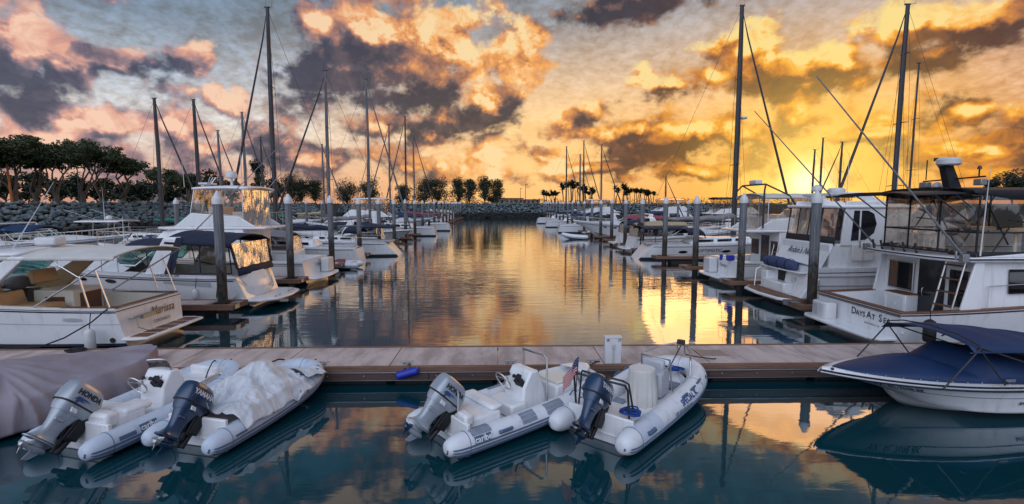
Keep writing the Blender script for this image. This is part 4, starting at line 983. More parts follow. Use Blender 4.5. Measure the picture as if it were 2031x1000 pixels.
for nm, mm, rng in (('red_stripe', 'flagr', [0, 2, 4, 6, 8, 10, 12]), ('white_stripe', 'flagw', [1, 3, 5, 7, 9, 11])):
    b = MB()
    for k in rng: b.grid(14, 2, lambda a, c: fcl((a if k > 6 else .42+.58*a), (k+c)/13))
    b.build(nm, mm, fl, solid=.003)
MB().grid(8, 10, lambda a, c: fcl(.42*a, c*7/13)).build('canton', 'flagb', fl, solid=.004)
b = MB()
for i in range(5):
    for j in range(4):
        c0 = fcl(.42*(i+.5)/5, 7/13*(j+.5)/4)
        for e in (-.006, .006): b.add([c0+V(.010*cos(q)*(1 if k % 2 == 0 else .45), e, .010*sin(q)*(1 if k % 2 == 0 else .45)) for k, q in enumerate([pi/2+pi*k/5 for k in range(10)])], [tuple(range(10))])
b.build('star', 'flagw', fl, smooth=False)
# --- covered dinghy at the left edge
t5, T5 = rib('inflatable hidden under a mauve grey tarp at the left edge', (-9.55, 8.35), HD(63), 3.5, 1.7, .23, 'hypb', 'bstripe', rise=.30)
def cov(a, c):
    x = lerp(-.75, 3.66, a); v = 2*c-1; k = 1. if x < 1.9 else max(.03, 1-((x-1.9)/1.77)**2.3)**.62
    hw_ = (1.0+.10*(1-a))*k; s_ = abs(v)
    pk = 1.16-.20*a if x < 1.7 else 1.16-.20*a
    rid = lerp(1.12, .72, max(0, min(1, (x-1.0)/2.4)))+(-.0 if x > 1.0 else -.16*(1.0-x))
    sh = .56+.16*max(0, x/3.5)**2
    if s_ < .70: y = hw_*.86*s_/.70; z = lerp(rid, sh, (s_/.70)**1.25)
    else: q = (s_-.70)/.30; y = hw_*lerp(.86, 1.0, sin(q*pi/2)); z = lerp(sh, .02 if x < 2.6 else lerp(.02, .30, (x-2.6)/.9), q**1.3)
    ang_ = atan2(y, abs(x-.9)+.15); rr_ = sqrt((x-.9)**2+y*y)
    fold = (.5-abs(sin(ang_*11+2.6*nz3(x*.9, y*1.1, v)+(1.3 if x > .9 else 0))))*min(1, rr_*.8)
    side = max(0, min(1, (s_-.35)/.4)); z += fold*lerp(.085, .02, side)+.05+nz3(x*2, y*3, 8)*.03; y += side*(fold*.085+.03*sin(x*7+3*nz3(x, v*2, 1)))
    y += nz3(x*5, v*3, 2)*.012
    return V(x, (1 if v > 0 else -1)*y, z)
o = MB().grid(150, 110, cov).build('boat_cover', 'tarp', solid=.006, ang=180); o.location = t5.location; o.rotation_euler = t5.rotation_euler; tag(o, 'large mauve grey boat cover with folds at the lower left corner', 'boat cover')

for nm, (x0, y0, z0), (x1, y1), lb in (('a', (-5.85, 11.0, .62), (-6.15, 11.10), 'short mooring line from the console dinghy bow to a dock cleat on the left'), ('b', (-4.0, 10.95, .62), (-4.3, 11.08), 'dark line tying the tarp covered dinghy bow to the dock'), ('c', (1.88, 10.35, .62), (2.15, 11.06), 'short line from the tread patched dinghy bow to the dock by the power box'), ('d', (4.1, 10.9, .68), (4.85, 11.2), 'two part bow line of the flagged dinghy tied to the dock')):
    o = MB().tube([(x0, y0, z0), ((x0+x1)/2, (y0+y1)/2, (z0+.5)/2-.02), (x1, y1, .48), (x1+.1, y1+.05, .47)], .013, 6).build('mooring_line', 'rope'); tag(o, lb, 'rope')
# ================================================================ BOWRIDER (right foreground)
bh = HD(185); bw = thing('speedboat', 'white speedboat with blue covers and blue bimini at the right edge', 'speedboat', (6.24+5.6*cos(HD(5)), 9.46+5.6*sin(HD(5)), 0), bh)
h = Hull(5.6, 2.0, .58, .76, chz=.13, stw=.94, full=.46, rake=.24, draft=.10, power=2.3, chw=.93)
h.shell().build('hull', 'gel', bw)
h.rail(.98, .040, ell=.8).build('rub_rail', 'stripe', bw)
h.rail(1.03, .016, off=.02).build('rail_insert', 'gelg', bw)
h.strip(.62, .645, 0, .80).build('pinstripe', 'bstripe', bw); h.strip(.0, .05, .0, .9, off=.012).build('chine_strip', 'gelg', bw)
h.deck(0, 1, 26, .05, .05, .02).build('deck', 'gel', bw)
h.side_text('XX  AL 7698 BK', .125, .835, .72, 1, 'ink', 'registration', bw, .25, .001)
h.side_text('BAYLINER', .09, .40, .42, 1, 'ink', 'lettering', bw, .3, .002)
def bowc(a, c):
    u = lerp(.50, .965, a); v = 2*c-1; hh = max(.02, h.half(u)-.15)*min(1, (a*5+.0)**.5 if a < .2 else 1); p = h.pt(u, 1); k = max(0, (1-u)/.5)
    return V(p.x, hh*v if a >= .2 else (h.half(u)-.15)*v, p.z+.07+.26*(1-v*v)**.7*min(1, k*1.5)*(1-.2*a))
b = MB().grid(20, 14, bowc); b.build('bow_cover', 'blue', bw, solid=.01, ang=70)
def midc(a, c):
    x = lerp(.2, 3.55, a); u = x/5.6; v = 2*c-1; hh = h.half(u)-.10; zs_ = h.zsh(u)+.06
    tp = lerp(.16, .52, max(0, min(1, x/2.95))**1.15)
    if x > 2.95: tp = lerp(.52, .14, (x-2.95)/.60)
    cr = (1-abs(v)**3.4)
    return V(x+.0*v-.55*(v*v)*(1 if x > 2.4 else x/2.4), hh*v, zs_+tp*cr+.02*nz3(x*4, v*3, 0)*cr)
b = MB().grid(34, 16, midc); b.build('cockpit_cover', 'blue', bw, solid=.01, ang=55)
b = MB(); 
for i in range(9): p = h.pt(lerp(.55, .93, i/8), 1, 1); b.ball((p.x, p.y-.13, p.z+.085), .012, 6, 4)
for i in range(9): p = h.pt(lerp(.05, .52, i/8), 1, 1); b.ball((p.x, p.y-.08, p.z+.08), .012, 6, 4)
b.build('snap', 'steel', bw)
b = MB(); b.box((2.9, .5, 1.18), (.09, .06, .005)); b.build('care_tag', 'plastic', bw)
def bim(a, c):
    x = lerp(-.3, 3.45, a); v = 2*c-1; z = 1.66-.13*(3.45-x)-.14*v*v-.10*max(0, a-.75)/.25-.02*sin(a*pi*9)*(1-v*v)
    return V(x, 1.0*v, z-.08*(abs(v) > .93)-.0)
MB().grid(30, 16, bim).build('bimini_top', 'blue', bw, solid=.015, ang=70)
b = MB()
for yy in (.98, -.98):
    for x0, z0, x1 in ((1.2, .74, 3.35), (1.2, .74, .2), (2.0, 1.10, 1.7), (3.3, 1.44, 4.0)):
        z1 = .70 if x1 == 4.0 else 1.46-.13*(3.45-x1)
        b.tube([(x0, yy, z0), (x1, yy, z1)], .016, 6)
    b.tube([(3.35, yy, 1.43), (2.75, yy, .72)], .014, 6)
for x1 in (.2, 1.7, 3.35): b.tube([(x1, y_, z_-.13*(3.45-x1)) for y_, z_ in ((-.98, 1.49), (-.6, 1.59), (0, 1.64), (.6, 1.59), (.98, 1.49))], .014, 6)
b.build('bimini_frame', 'dalu', bw)
b = MB(); b.box((2.55, .90, .76), (.16, .05, .02)); b.tube([(2.45, .90, .78), (2.65, .90, .78)], .014, 6); b.build('cleat', 'galv', bw)
b = MB(); b.ball((5.45, .1, .84), .03, 8, 5); b.build('bow_light', 'stripe', bw)

# ================================================================ LARGE YACHTS, shared pieces
def stern_text(txt, size, x, y, z, m, name, par, slope=0., shear=0., off=0.):
    return text(txt, size, lambda a, c: V(x-slope*c, y-a, z+c), shear, off).build(name, m, par)
def fender(x, y, z, label, m='plastic', r=.12, l=.5, nm='fender'):
    t = thing('fender', label, 'fender', (x, y, z))
    MB().lathe([(.03, -l/2-.03), (r*.8, -l/2), (r, -l/2+.06), (r, l/2-.06), (r*.8, l/2), (.04, l/2+.05)], 14).build('body', m, t)
    MB().tube([(0, 0, l/2), (.02, .06, l/2+.45)], .012, 5).build('lanyard', 'rope', t); return t
# ---------------------------------------------------------------- Open express cruiser at left with white canvas roof
def cruiser_left():
    X0, Y0 = -10.25, 15.25; t = thing('motor_yacht', 'white open cruiser with tan seats and white canvas roof, nearest on the left', 'yacht', (X0, Y0, 0), pi)
    h = Hull(9.6, 3.05, 1.14, 1.75, chz=.1, stw=.93, full=.42, rake=.15, tr=.16)
    h.shell().build('hull', 'gel', t)
    h.strip(.90, .935, 0, 1).build('sheer_stripe', 'stripe', t); h.strip(.955, .972, 0, 1).build('sheer_stripe', 'stripe', t); h.strip(.58, .60, 0, 1).build('hull_line', 'gelg', t); h.strip(.0, .07, 0, .9, off=.01).build('boot_stripe', 'stripe', t)
    b = MB(); b.quad((-.004+.145, 1.40, 1.065), (-.004+.145, -1.40, 1.065), (.149, -1.40, 1.085), (.149, 1.40, 1.085)); b.build('transom_stripe', 'stripe', t, solid=.01)
    h.side_deck(0, .50, .30, .50).build('coaming', 'gelw', t)
    h.strip(1.004, 1.03, 0, .36, off=-.02).build('rub_rail', 'gel', t)
    b = MB()
    for sd in (1, -1): b.grid(12, 1, lambda a, c: V(lerp(.25, 3.2, a), sd*(h.half(lerp(.02, .35, a))-.06-.18*c), h.zsh(.05)+.028+.02*c))
    b.grid(2, 10, lambda a, c: V(.17+.16*a, 1.34*(2*c-1), 1.175)); b.build('covering_board', 'teak', t, solid=.012)
    h.floor(.02, .62, .52, .3).build('cockpit_floor', 'gelw', t)
    b = MB(); b.box((.40, 0, .80), (.08, 2.4, .62)); b.build('transom_bulkhead', 'gelw', t)
    h.deck(.46, 1, 14, .12, .0, .02).build('foredeck', 'nonskid', t)
    # raised sides and windscreen arch
    for sd in (1, -1):
        b = MB(); b.prism([(3.2, 1.15), (5.4, 1.25), (5.0, 1.85), (4.1, 1.72)], sd*1.42-.05, sd*1.42+.05); b.prism([(2.35, 2.58), (2.75, 2.60), (4.9, 1.30), (3.9, 1.20)], sd*1.40-.07, sd*1.40+.07); b.build('arch', 'gel' if sd > 0 else 'tan', t, bev=.03)
    base, top = wrap_glass(6.1, 1.5, 1.42, 1.75, 2.45, 1.0)
    g_ = MB(); g_.grid(16, 1, lambda a, c: (base if c < .5 else top)[int(round(a*16))]); ws = g_.build('windshield', 'glass', t, solid=.012)
    b = MB(); b.tube(top, .03, 6); b.tube(base, .03, 6)
    for i in (0, 3, 6, 10, 13, 16): b.tube([base[i], top[i]], .022, 6)
    b.build('windshield_frame', 'gel', ws)
    b = MB(); b.box((5.5, 0, 1.65), (1.6, 2.6, .3)); b.build('cabin_top', 'gel', t, bev=.1)
    # roof
    canopy(.06, 3.2, 1.44, 2.56, .16, .08, slope=.02).build('canvas_top', 'wcanvas', t, solid=.02)
    b = MB(); b.grid(10, 10, lambda a, c: V(lerp(2.6, 4.4, a), 1.44*(2*c-1), 2.63+.12*(1-(2*c-1)**2)-.10*a*a)); b.build('hardtop', 'gel', t, solid=.06)
    b = MB()
    for y in (1.40, -1.40):
        b.tube([(.08, y, 2.56), (1.0, y*1.0, 2.0), (2.3, y, 1.22)], .022, 6); b.tube([(.35, y, 2.58), (.15, y, 1.9), (.05+.3, y, 1.20)], .020, 6) if 0 else b.tube([(.85, y, 1.20), (1.05, y, 2.05)], .022, 6); b.tube([(1.05, y, 2.02), (1.9, y, 2.58)], .018, 6)
        b.tube([(.30, y, 1.20), (.60, y, 2.2)], .02, 6)
    b.tube([(.07, v*1.42, 2.56+.16*(1-v*v)) for v in [i/8-1 for i in range(17)]], .024, 6)
    b.build('top_frame', 'steel', t)
    # interior
    b = MB(); b.box((3.0, .75, .78), (1.1, 1.1, .5)); b.box((4.5, .80, 1.05), (1.2, 1.1, .75)); b.build('seat_base', 'gelw', t, bev=.03)
    b = MB(); b.box((3.0, .75, 1.08), (1.1, 1.1, .14)); b.box((3.65, .75, 1.28), (.18, 1.1, .46), ry=.3); b.box((4.25, .80, 1.60), (.16, 1.05, .40), ry=.35); b.box((3.6, -.45, 1.82), (.16, .85, .42), ry=.3); b.build('cushion', 'tan', t, bev=.04)
    b = MB(); b.box((2.95, -.55, .98), (1.15, 1.15, .92)); b.build('galley_cabinet', 'gelw', t, bev=.03)
    b = MB(); b.box((2.37, -.62, .98), (.02, .80, .68)); b.build('cabinet_door', 'wood', t); b = MB(); b.box((2.90, .03, .95), (.55, .02, .60)); b.build('cabinet_panel', 'wood', t)
    b = MB(); b.box((1.35, -1.22, .78), (1.3, .02, .42)); b.build('side_locker', 'dark', t)
    wheel_(t, (4.0, -.6, 1.70), .24, -.5, 'dalu')
    b = MB(); b.ball((4.15, -.2, 1.65), (.22, .4, .22), 10, 6); b.build('helm_cover', 'gcanvas', t)
    # platform
    b = MB(); b.slab([(.05, -1.42), (-.30, -1.42), (-.62, -1.30), (-.66, 0), (-.62, 1.30), (-.30, 1.42), (.05, 1.42)], .27, .34); pf = b.build('swim_platform', 'gel', t, bev=.02)
    b = MB()
    for i in range(5): b.box((-.30, -1.02+.51*i, .346), (.46, .40, .012))
    b.build('teak_panel', 'teak', pf)
    sx = .01
    text('Marissa', .36, lambda a, c: V(.085+.154*c, -.42-a, .80+c), .35, .004).build('lettering', 'gold', t)
    text('CORONADO', .13, lambda a, c: V(.038+.154*c, -.30-a, .50+c), 0, .001).build('home_port', 'ink', t)
    b = MB(); b.tube([(.02, 1.1, .82), (-.10, 1.1, .84), (-.12, .2, .87), (-.05, -.1, .9)], .028, 6); b.box((-.10, .5, .80), (.10, .55, .10)); b.tube([(-.08, .95, .78), (-.14, .98, .55), (-.20, .7, .40), (-.25, .4, .36)], .015, 6); b.build('ladder', 'galv', t, bev=.01)
    oval(MB(), h, .13, .72, 1, .28, .055).build('side_vent', 'gelg', t); oval(MB(), h, .37, .80, 1, .34, .09).build('side_vent', 'gelg', t)
    b = MB(); b.tube([h.pt(.035, .16, 1, .0), h.pt(.035, .16, 1, .03)], .07, 12); b.build('exhaust', 'dark', t)
    b = MB(); b.tube([V(3.55, .5, 2.72), V(2.35, .4, 4.6)], [.018, .006], 6); b.tube([V(3.5, 1.2, 2.70), V(3.5, 1.2, 2.85)], .012, 6); b.build('antenna', 'plastic', t)
    b = MB(); b.tube([V(1.45, -.9, 2.68), V(1.45, -.9, 3.6)], [.016, .006], 6); b.build('antenna', 'plastic', t)
    b = MB(); b.box((2.75, .2, 2.92), (.62, .42, .24)); b.box((2.75, .2, 2.74), (.2, .2, .2)); b.build('radar', 'plastic', t, bev=.06)
    b = MB(); rail_run(b, [h.pt(.52+.48*i/10, 1.02, 1) for i in range(11)], .55); rail_run(b, [h.pt(.52+.48*i/10, 1.02, -1) for i in range(11)], .55); b.build('bow_rail', 'steel', t)
    fender(-10.95, 13.62, .35, 'white ribbed fender hanging beside the left cruiser stern', 'plastic', .13, .55)
    o = MB().tube([(-10.6, 13.86, 1.17), (-10.7, 13.4, .9), (-11.0, 12.9, .62), (-11.3, 12.55, .49), (-12.2, 12.5, .47), (-14.5, 12.48, .47)], .018, 6).build('mooring_line', 'rope'); tag(o, 'black mooring line from the left cruiser to the dock edge', 'rope')
cruiser_left()
# ---------------------------------------------------------------- generic express cruiser with canvas
def express(X0, Y0, head, L, B, label, canvas='navy', arch=True, top=True, clear='vinyl', z=1.12, name=None, hero=False, tail='gel', rails=True, group=None, open_=False):
    t = thing('motor_boat', label, 'motor boat', (X0, Y0, 0), head, group)
    h = Hull(L, B, z, z*1.50, chz=.1, stw=.92, full=.44, rake=.16, tr=.45 if hero else .3)
    h.shell(20).build('hull', 'gel', t)
    h.rail(.90, .035).build('rub_rail', 'gelg', t)
    h.strip(.80, .83, .02, .95).build('pinstripe', 'stripe', t); h.strip(0, .08, 0, .9, off=.01).build('boot_stripe', 'antif', t)
    h.side_deck(.02, .46, .32, .5).build('coaming', 'gel', t); h.floor(.02, .5, .52, .3).build('cockpit_floor', 'nonskid', t)
    b = MB(); b.box((.62, 0, .78), (.5, B*.66, .5)); b.build('aft_seat', 'gelw', t, bev=.05)
    h.deck(.44, 1, 16, .10, .0, .02, mid=lambda u: .30*math.exp(-((u-.56)/.15)**2)).build('foredeck', 'nonskid', t)
    xw = L*.58; zb = z*1.17+.22; zt = zb+.62
    base, tp = wrap_glass(xw, L*.17, B*.43, zb-.05, zt, L*.085)
    ws = MB().grid(16, 1, lambda a, c: (base if c < .5 else tp)[int(round(a*16))]).build('windshield', 'glass', t, solid=.012)
    b = MB(); b.tube(tp, .026, 6); b.tube(base, .03, 6)
    for i in (0, 4, 8, 12, 16): b.tube([base[i], tp[i]], .02, 6)
    b.build('windshield_frame', 'gel', ws)
    xa = L*.24; za = z+1.42
    if arch:
        b = MB(); hw = B*.46
        for sd in (1, -1): b.prism([(xa+.25, z), (xa+1.35, z+.03), (xa+.55, za), (xa+.05, za)], sd*hw-.06, sd*hw+.06)
        b.box((xa+.32, 0, za), (.50, hw*2, .09)); b.build('radar_arch', 'gel', t, bev=.03)
    if top:
        x0 = .25; x1 = tp[8].x-.05
        canopy(xa+.35, x1, B*.43, zt-.02, .28, .10, drop1=.10, hw1=B*.34).build('canvas_top', canvas, t, solid=.02)
        for sd in (1, -1):
            s_ = sheet((xa+.3, sd*B*.44, z+.05), (x1-L*.14, sd*B*.42, z+.25), (x1-.1, sd*B*.34, zt-.05), (xa+.4, sd*B*.43, zt), .03).build('clear_panel', clear, t)
            b = MB(); b.tube([(xa+.3, sd*B*.445, z+.05), (x1-L*.14, sd*B*.425, z+.25)], .03, 5); b.tube([(xa+1.2, sd*B*.445, z+.1), (xa+1.3, sd*B*.43, zt+.02)], .022, 5); b.build('panel_frame', canvas, s_)
        if hero is False and not open_:
            canopy(.45, xa+.4, B*.40, zt-.22, .30, .10, drop0=.1, slope=.18).build('aft_canvas', canvas, t, solid=.02)
            for sd in (1, -1): 
                s_ = sheet((.35, sd*B*.42, z+.05), (xa+.3, sd*B*.44, z+.05), (xa+.4, sd*B*.42, zt-.05), (.5, sd*B*.40, zt-.22), .03).build('clear_panel', clear, t)
                b = MB(); b.tube([(.35, sd*B*.425, z+.05), (xa+.3, sd*B*.445, z+.05), (xa+.4, sd*B*.425, zt-.05), (.5, sd*B*.405, zt-.22)], .028, 5, closed=True); b.build('panel_frame', canvas, s_)
            s_ = sheet((.35, B*.42, z), (.35, -B*.42, z), (.5, -B*.40, zt-.2), (.5, B*.40, zt-.2), .04).build('clear_panel', 'vinylg', t)
    b = MB(); b.slab([(.1, -B*.44), (-.35, -B*.44), (-.72, -B*.32), (-.8, 0), (-.72, B*.32), (-.35, B*.44), (.1, B*.44)], .26, .35); b.build('swim_platform', 'gel', t, bev=.03)
    if rails:
        b = MB()
        for sd in (1, -1): rail_run(b, [h.pt(.46+.54*i/9, 1.0, sd, -.05) for i in range(10)], .55)
        b.build('bow_rail', 'steel', t)
    b = MB()
    for sd in (1, -1):
        for u in (.50, .62, .72): oval(b, h, u, .72, sd, .22, .08)
    b.build('porthole', 'dglass', t)
    return t, h
# second boat on the left: dark navy canvas and glowing aft curtain
def sundancer():
    B = 3.3; t, h = express(-9.55, 20.85, pi, 10.2, B, 'white cruiser with navy canvas and glowing clear stern curtain beside the first left pile', 'navy', True, True, 'vinyl', 1.28, hero=True)
    z = 1.28; xa = 10.2*.24; zt = z*1.17+.22+.62
    b = MB(); b.prism([(xa+.28, z+.0), (xa+.60, z+.03), (xa+.05, z+1.45), (xa-.2, z+1.45)], B*.46+.062, B*.46+.075); b.build('arch_trim', 'navy', t)
    canopy(.50, xa+.5, B*.47, z+1.22, .26, .16, slope=.16).build('aft_canvas', 'navy', t, solid=.025)
    for sd in (1, -1):
        s_ = sheet((.55, sd*B*.455, z+.08), (xa+.35, sd*B*.475, z+.10), (xa+.1, sd*B*.465, z+1.30), (.62, sd*B*.455, z+1.16), .035).build('clear_panel', 'vinyl', t)
        b = MB(); b.tube([(.55, sd*B*.46, z+.08), (xa+.35, sd*B*.48, z+.10), (xa+.1, sd*B*.47, z+1.30), (.62, sd*B*.46, z+1.16)], .04, 6, closed=True); b.tube([(.95, sd*B*.46, z+.1), (.95, sd*B*.46, z+1.2)], .025, 5); b.tube([(1.7, sd*B*.465, z+.1), (1.7, sd*B*.465, z+1.22)], .025, 5); b.build('panel_frame', 'navy', s_)
    ac = sheet((.40, B*.44, z+.25), (.40, -B*.44, z+.25), (.54, -B*.45, z+1.20), (.54, B*.45, z+1.20), .12, 22, 2.4).build('stern_curtain', 'vinylg', t)
    b = MB(); b.quad((.30, B*.45, z-.02), (.30, -B*.45, z-.02), (.37, -B*.445, z+.27), (.37, B*.445, z+.27)); b.build('curtain_hem', 'navy', ac, solid=.02)
    b = MB(); b.tube([(.36, B*.44, z+.25), (.58, B*.45, z+1.22)], .05, 6); b.tube([(.36, -B*.44, z+.25), (.58, -B*.45, z+1.22)], .05, 6); b.tube([(.38, -B*.16, z+.25), (.6, -B*.16, z+1.2)], .02, 6); b.build('curtain_border', 'navy', ac)
    b = MB(); b.slab([(.3, -1.5), (-.45, -1.5), (-.95, -1.05), (-1.08, 0), (-.95, 1.05), (-.45, 1.5), (.3, 1.5)], .26, .36); b.build('swim_platform', 'gel', t, bev=.03)
    b = MB()
    for y in (-.8, -.45, .45, .8): b.tube([(-.75, y-.1, .365), (-.75, y-.06, .39), (-.75, y+.06, .39), (-.75, y+.1, .365)], .015, 5)
    b.build('tie_ring', 'galv', t)
    b = MB(); b.loft([[V(.60-.62*(1-v*v), 1.52*v, .36), V(.42-.58*(1-v*v), 1.50*v, .60), V(.48-.44*(1-v*v), 1.47*v, .98), V(.48-.20*(1-v*v), 1.44*v, z+.02)] for v in [i/12-1 for i in range(25)]], False, False, False); b.build('stern_moulding', 'gel', t, ang=80)
    text('Mystic', .26, lambda a, c: V(.01+.06*(.35+a)**2*6+.38*max(0, c+.05), -.30-a, .94+c), .2, .003).build('lettering', 'gold', t); text('LONG BEACH, CA', .07, lambda a, c: V(-.135+.5*(.30+a)**2, -.30-a, .70+c)).build('home_port', 'ink', t)
    h.side_text('SUNDANCER', .17, .285, .97, 1, 'ink', 'model_lettering', t, .2)
    b = MB(); b.tube([(.3, 1.3, 1.1), (.20, .95, .75), (-.16, .2, .60), (-.10, -.5, .70), (.18, -.95, .95)], .02, 6); b.build('shore_hose', 'gelw', t)
    b = MB(); b.grid(8, 2, lambda a, c: h.pt(lerp(.12, .30, a), lerp(.78, .62+.1*a, c), 1, .012)); b.build('engine_vent', 'gelg', t)
    fender(-11.35, 19.10, .62, 'small white fender between the navy cruiser and the first finger dock', 'plastic', .12, .34)
    o = MB().tube([(-10.6, 19.25, 1.32), (-10.5, 19.05, .95), (-10.45, 18.85, .55), (-10.3, 18.75, .48), (-10.0, 18.8, .47)], .02, 6).build('mooring_line', 'rope'); tag(o, 'dark mooring line of the navy canvas cruiser tied to the first left finger', 'rope')
sundancer()
# ---------------------------------------------------------------- flybridge convertible
def flybridge(X0, Y0, head, L, B, label, side, enclosure='vinyl', topm='gel', zs=1.15, fz=2.75, tz=4.75, fx0=2.6, fx1=6.2, cx0=3.0, cx1=8.0, name=None, port=None, locker=True, group=None, hem='gel', box_y=0., hard=True):
    t = thing('motor_yacht', label, 'yacht', (X0, Y0, 0), head, group)
    h = Hull(L, B, zs, zs*1.65, chz=.1, stw=.93, full=.42, rake=.15, tr=.08)
    h.shell(20).build('hull', 'gel', t); h.rail(.93, .04).build('rub_rail', 'gelg', t); h.strip(0, .09, 0, .9, off=.01).build('boot_stripe', 'antif', t); h.strip(.80, .815, 0, .95).build('pinstripe', 'stripe', t)
    h.side_deck(0, .40, .26, .45).build('coaming', 'gel', t); h.floor(.01, .42, .48, .2).build('cockpit_floor', 'nonskid', t)
    b = MB(); b.box((.2, 0, .82), (.1, B*.8, .7)); b.build('transom_wall', 'gel', t)
    h.deck(.36, 1, 16, .10, .0, .02).build('foredeck', 'nonskid', t)
    hw = B*.40
    b = MB(); b.loft([[V(cx0, -hw, .5), V(cx0, hw, .5), V(cx0, hw*.96, fz), V(cx0, -hw*.96, fz)], [V(cx1-1.4, -hw, 1), V(cx1-1.4, hw, 1), V(cx1-1.8, hw*.95, fz), V(cx1-1.8, -hw*.95, fz)], [V(cx1+.8, -hw*.75, 1.2), V(cx1+.8, hw*.75, 1.2), V(cx1-.9, hw*.72, fz-.1), V(cx1-.9, -hw*.72, fz-.1)]]); b.build('cabin', 'gel', t, bev=.06)
    b = MB(); b.box((cx0-.01, -.1, 1.45), (.05, .75, 1.85)); b.build('door', 'dglass', t, bev=.01)
    b = MB(); b.box((cx0-.01, hw*.62, 1.72), (.05, hw*.5, .8)); b.build('aft_window', 'dglass', t, bev=.02); b = MB(); b.box((cx0-.01, -hw*.66, 1.72), (.05, hw*.42, .8)); b.build('aft_window', 'dglass', t, bev=.02)
    for sd in (1, -1):
        b = MB(); b.quad((cx0+.7, sd*(hw+.012), 1.65), (cx1-2.2, sd*(hw+.012), 1.72), (cx1-2.4, sd*(hw*.972+.012), 2.35), (cx0+.7, sd*(hw*.972+.012), 2.35)); b.build('side_window', 'dglass', t, solid=.02)
    b = MB(); b.slab([(fx0-1.1, -hw*.98), (cx1-1.2, -hw*.98), (cx1-.5, -hw*.6), (cx1-.5, hw*.6), (cx1-1.2, hw*.98), (fx0-1.1, hw*.98)], fz-.02, fz+.10); b.build('flybridge_deck', 'gel', t, bev=.04)
    b = MB()
    for sd in (1, -1): b.prism([(fx0-.6, fz+.1), (fx1+1.4, fz+.1), (fx1+.5, fz+.80), (fx0+.2, fz+.62)], sd*hw*.92-.04, sd*hw*.92+.04)
    b.prism([(fx1+1.0, fz+.1), (fx1+1.4, fz+.1), (fx1+.55, fz+.80), (fx1+.4, fz+.80)], -hw*.9, hw*.9); b.build('flybridge_coaming', 'gel', t, bev=.04)
    b = MB(); b.box((fx1-.2, 0, fz+.6), (.6, 1.4, 1.0)); b.box((fx1-1.3, 0, fz+.5), (.5, 1.3, .7)); b.build('helm_seat', 'gel', t, bev=.06)
    if hard: MB().grid(12, 10, lambda a, c: V(lerp(fx0-.3, fx1+.4, a), hw*.95*(2*c-1), tz+.10*(1-(2*c-1)**2)+.05*sin(a*pi))).build('hardtop', topm, t, solid=.10)
    else: canopy(fx0-.3, fx1+.4, hw*.95, tz, .16, .10).build('canvas_top', topm, t, solid=.02)
    zb = fz+.62; q = hw*.93; xs = [fx0, lerp(fx0, fx1, .5), fx1+.55]
    for sd in (1, -1):
        for i in range(2):
            s_ = sheet((xs[i], sd*q, zb), (xs[i+1], sd*q, zb+.1), (lerp(xs[i+1], fx1, .5) if i else xs[1], sd*q, tz), (xs[i], sd*q, tz), .03).build('clear_panel', enclosure, t)
            MB().tube([(xs[i], sd*q, zb), (xs[i+1], sd*q, zb+.1), (lerp(xs[i+1], fx1, .5) if i else xs[1], sd*q, tz), (xs[i], sd*q, tz)], .025, 5, closed=True).build('panel_frame', hem, s_)
    for i in range(3):
        y0, y1 = lerp(q, -q, i/3), lerp(q, -q, (i+1)/3)
        for x, mm, zz in ((fx0, 'vinylg' if side < 0 else enclosure, fz+.1), (fx1+.55, enclosure, zb+.1)):
            s_ = sheet((x, y0, zz), (x, y1, zz), (x if x == fx0 else fx1+.3, y1, tz), (x if x == fx0 else fx1+.3, y0, tz), .05, 10).build('clear_panel', mm, t)
            MB().tube([(x, y0, zz), (x, y1, zz), (x if x == fx0 else fx1+.3, y1, tz), (x if x == fx0 else fx1+.3, y0, tz)], .022, 5, closed=True).build('panel_frame', hem, s_)
    b = MB()
    rail_run(b, [V(fx0-1.0, v*hw*.95, fz+.1) for v in (-1, -.5, 0, .5, 1)], .7)
    for sd in (1, -1): rail_run(b, [h.pt(.42+.58*i/9, 1.0, sd, -.05) for i in range(10)], .7)
    b.build('rail', 'steel', t)
    b = MB(); b.slab([(.05, -B*.46), (-.55, -B*.44), (-.75, -B*.3), (-.78, 0), (-.75, B*.3), (-.55, B*.44), (.05, B*.46)], .25, .35); b.build('swim_platform', 'gel', t, bev=.03)
    if locker:
        b = MB(); b.box((-.22, box_y, .74), (.44, .85, .76)); b.build('dock_box', 'plastic', t, bev=.06)
    if name: stern_text(name, .26, -.03, -.2, .85, 'gold', 'lettering', t, 0, .25, .003)
    return t, h
def radome(par, x, y, z, r=.28, stem=.35):
    b = MB(); b.lathe([(r*.5, 0), (r, .06), (r*1.02, r*.7), (r*.85, r*1.15), (r*.4, r*1.45), (.01, r*1.52)], 18, (x, y, z+stem)); b.lathe([(.07, 0), (.06, stem)], 8, (x, y, z)); return b.build('radome', 'plastic', par)
t, h = flybridge(-9.55, 26.8, pi, 11.2, 3.9, 'white flybridge yacht with clear gold lit enclosure behind the second left pile', -1, name='Tangier', box_y=-.9, fx0=3.0, fx1=5.0, tz=4.72)
b = MB(); 
for y in (-.6, .0, .6): b.tube([(5.4, y*.2, 4.9), (5.15, y*.45, 5.35)], .03, 6)
b.build('radome_stand', 'steel', t); radome(t, 3.9, .6, 4.8, .27, .45)
b = MB(); b.box((5.6, -.3, 5.02), (.5, .9, .12)); b.tube([(5.6, -.3, 4.8), (5.6, -.3, 5.0)], .1, 8); b.build('radar', 'plastic', t, bev=.05)
b = MB(); b.tube([(5.5, 1.7, 1.9), (5.2, 1.9, 2.6), (.3, 2.3, 7.1)], [.03, .03, .012], 6); b.build('outrigger', 'galv', t)
b = MB(); b.tube([(5.5, -1.7, 1.9), (5.2, -1.9, 2.6), (1.2, -2.3, 7.3)], [.03, .03, .012], 6); b.build('outrigger', 'galv', t)
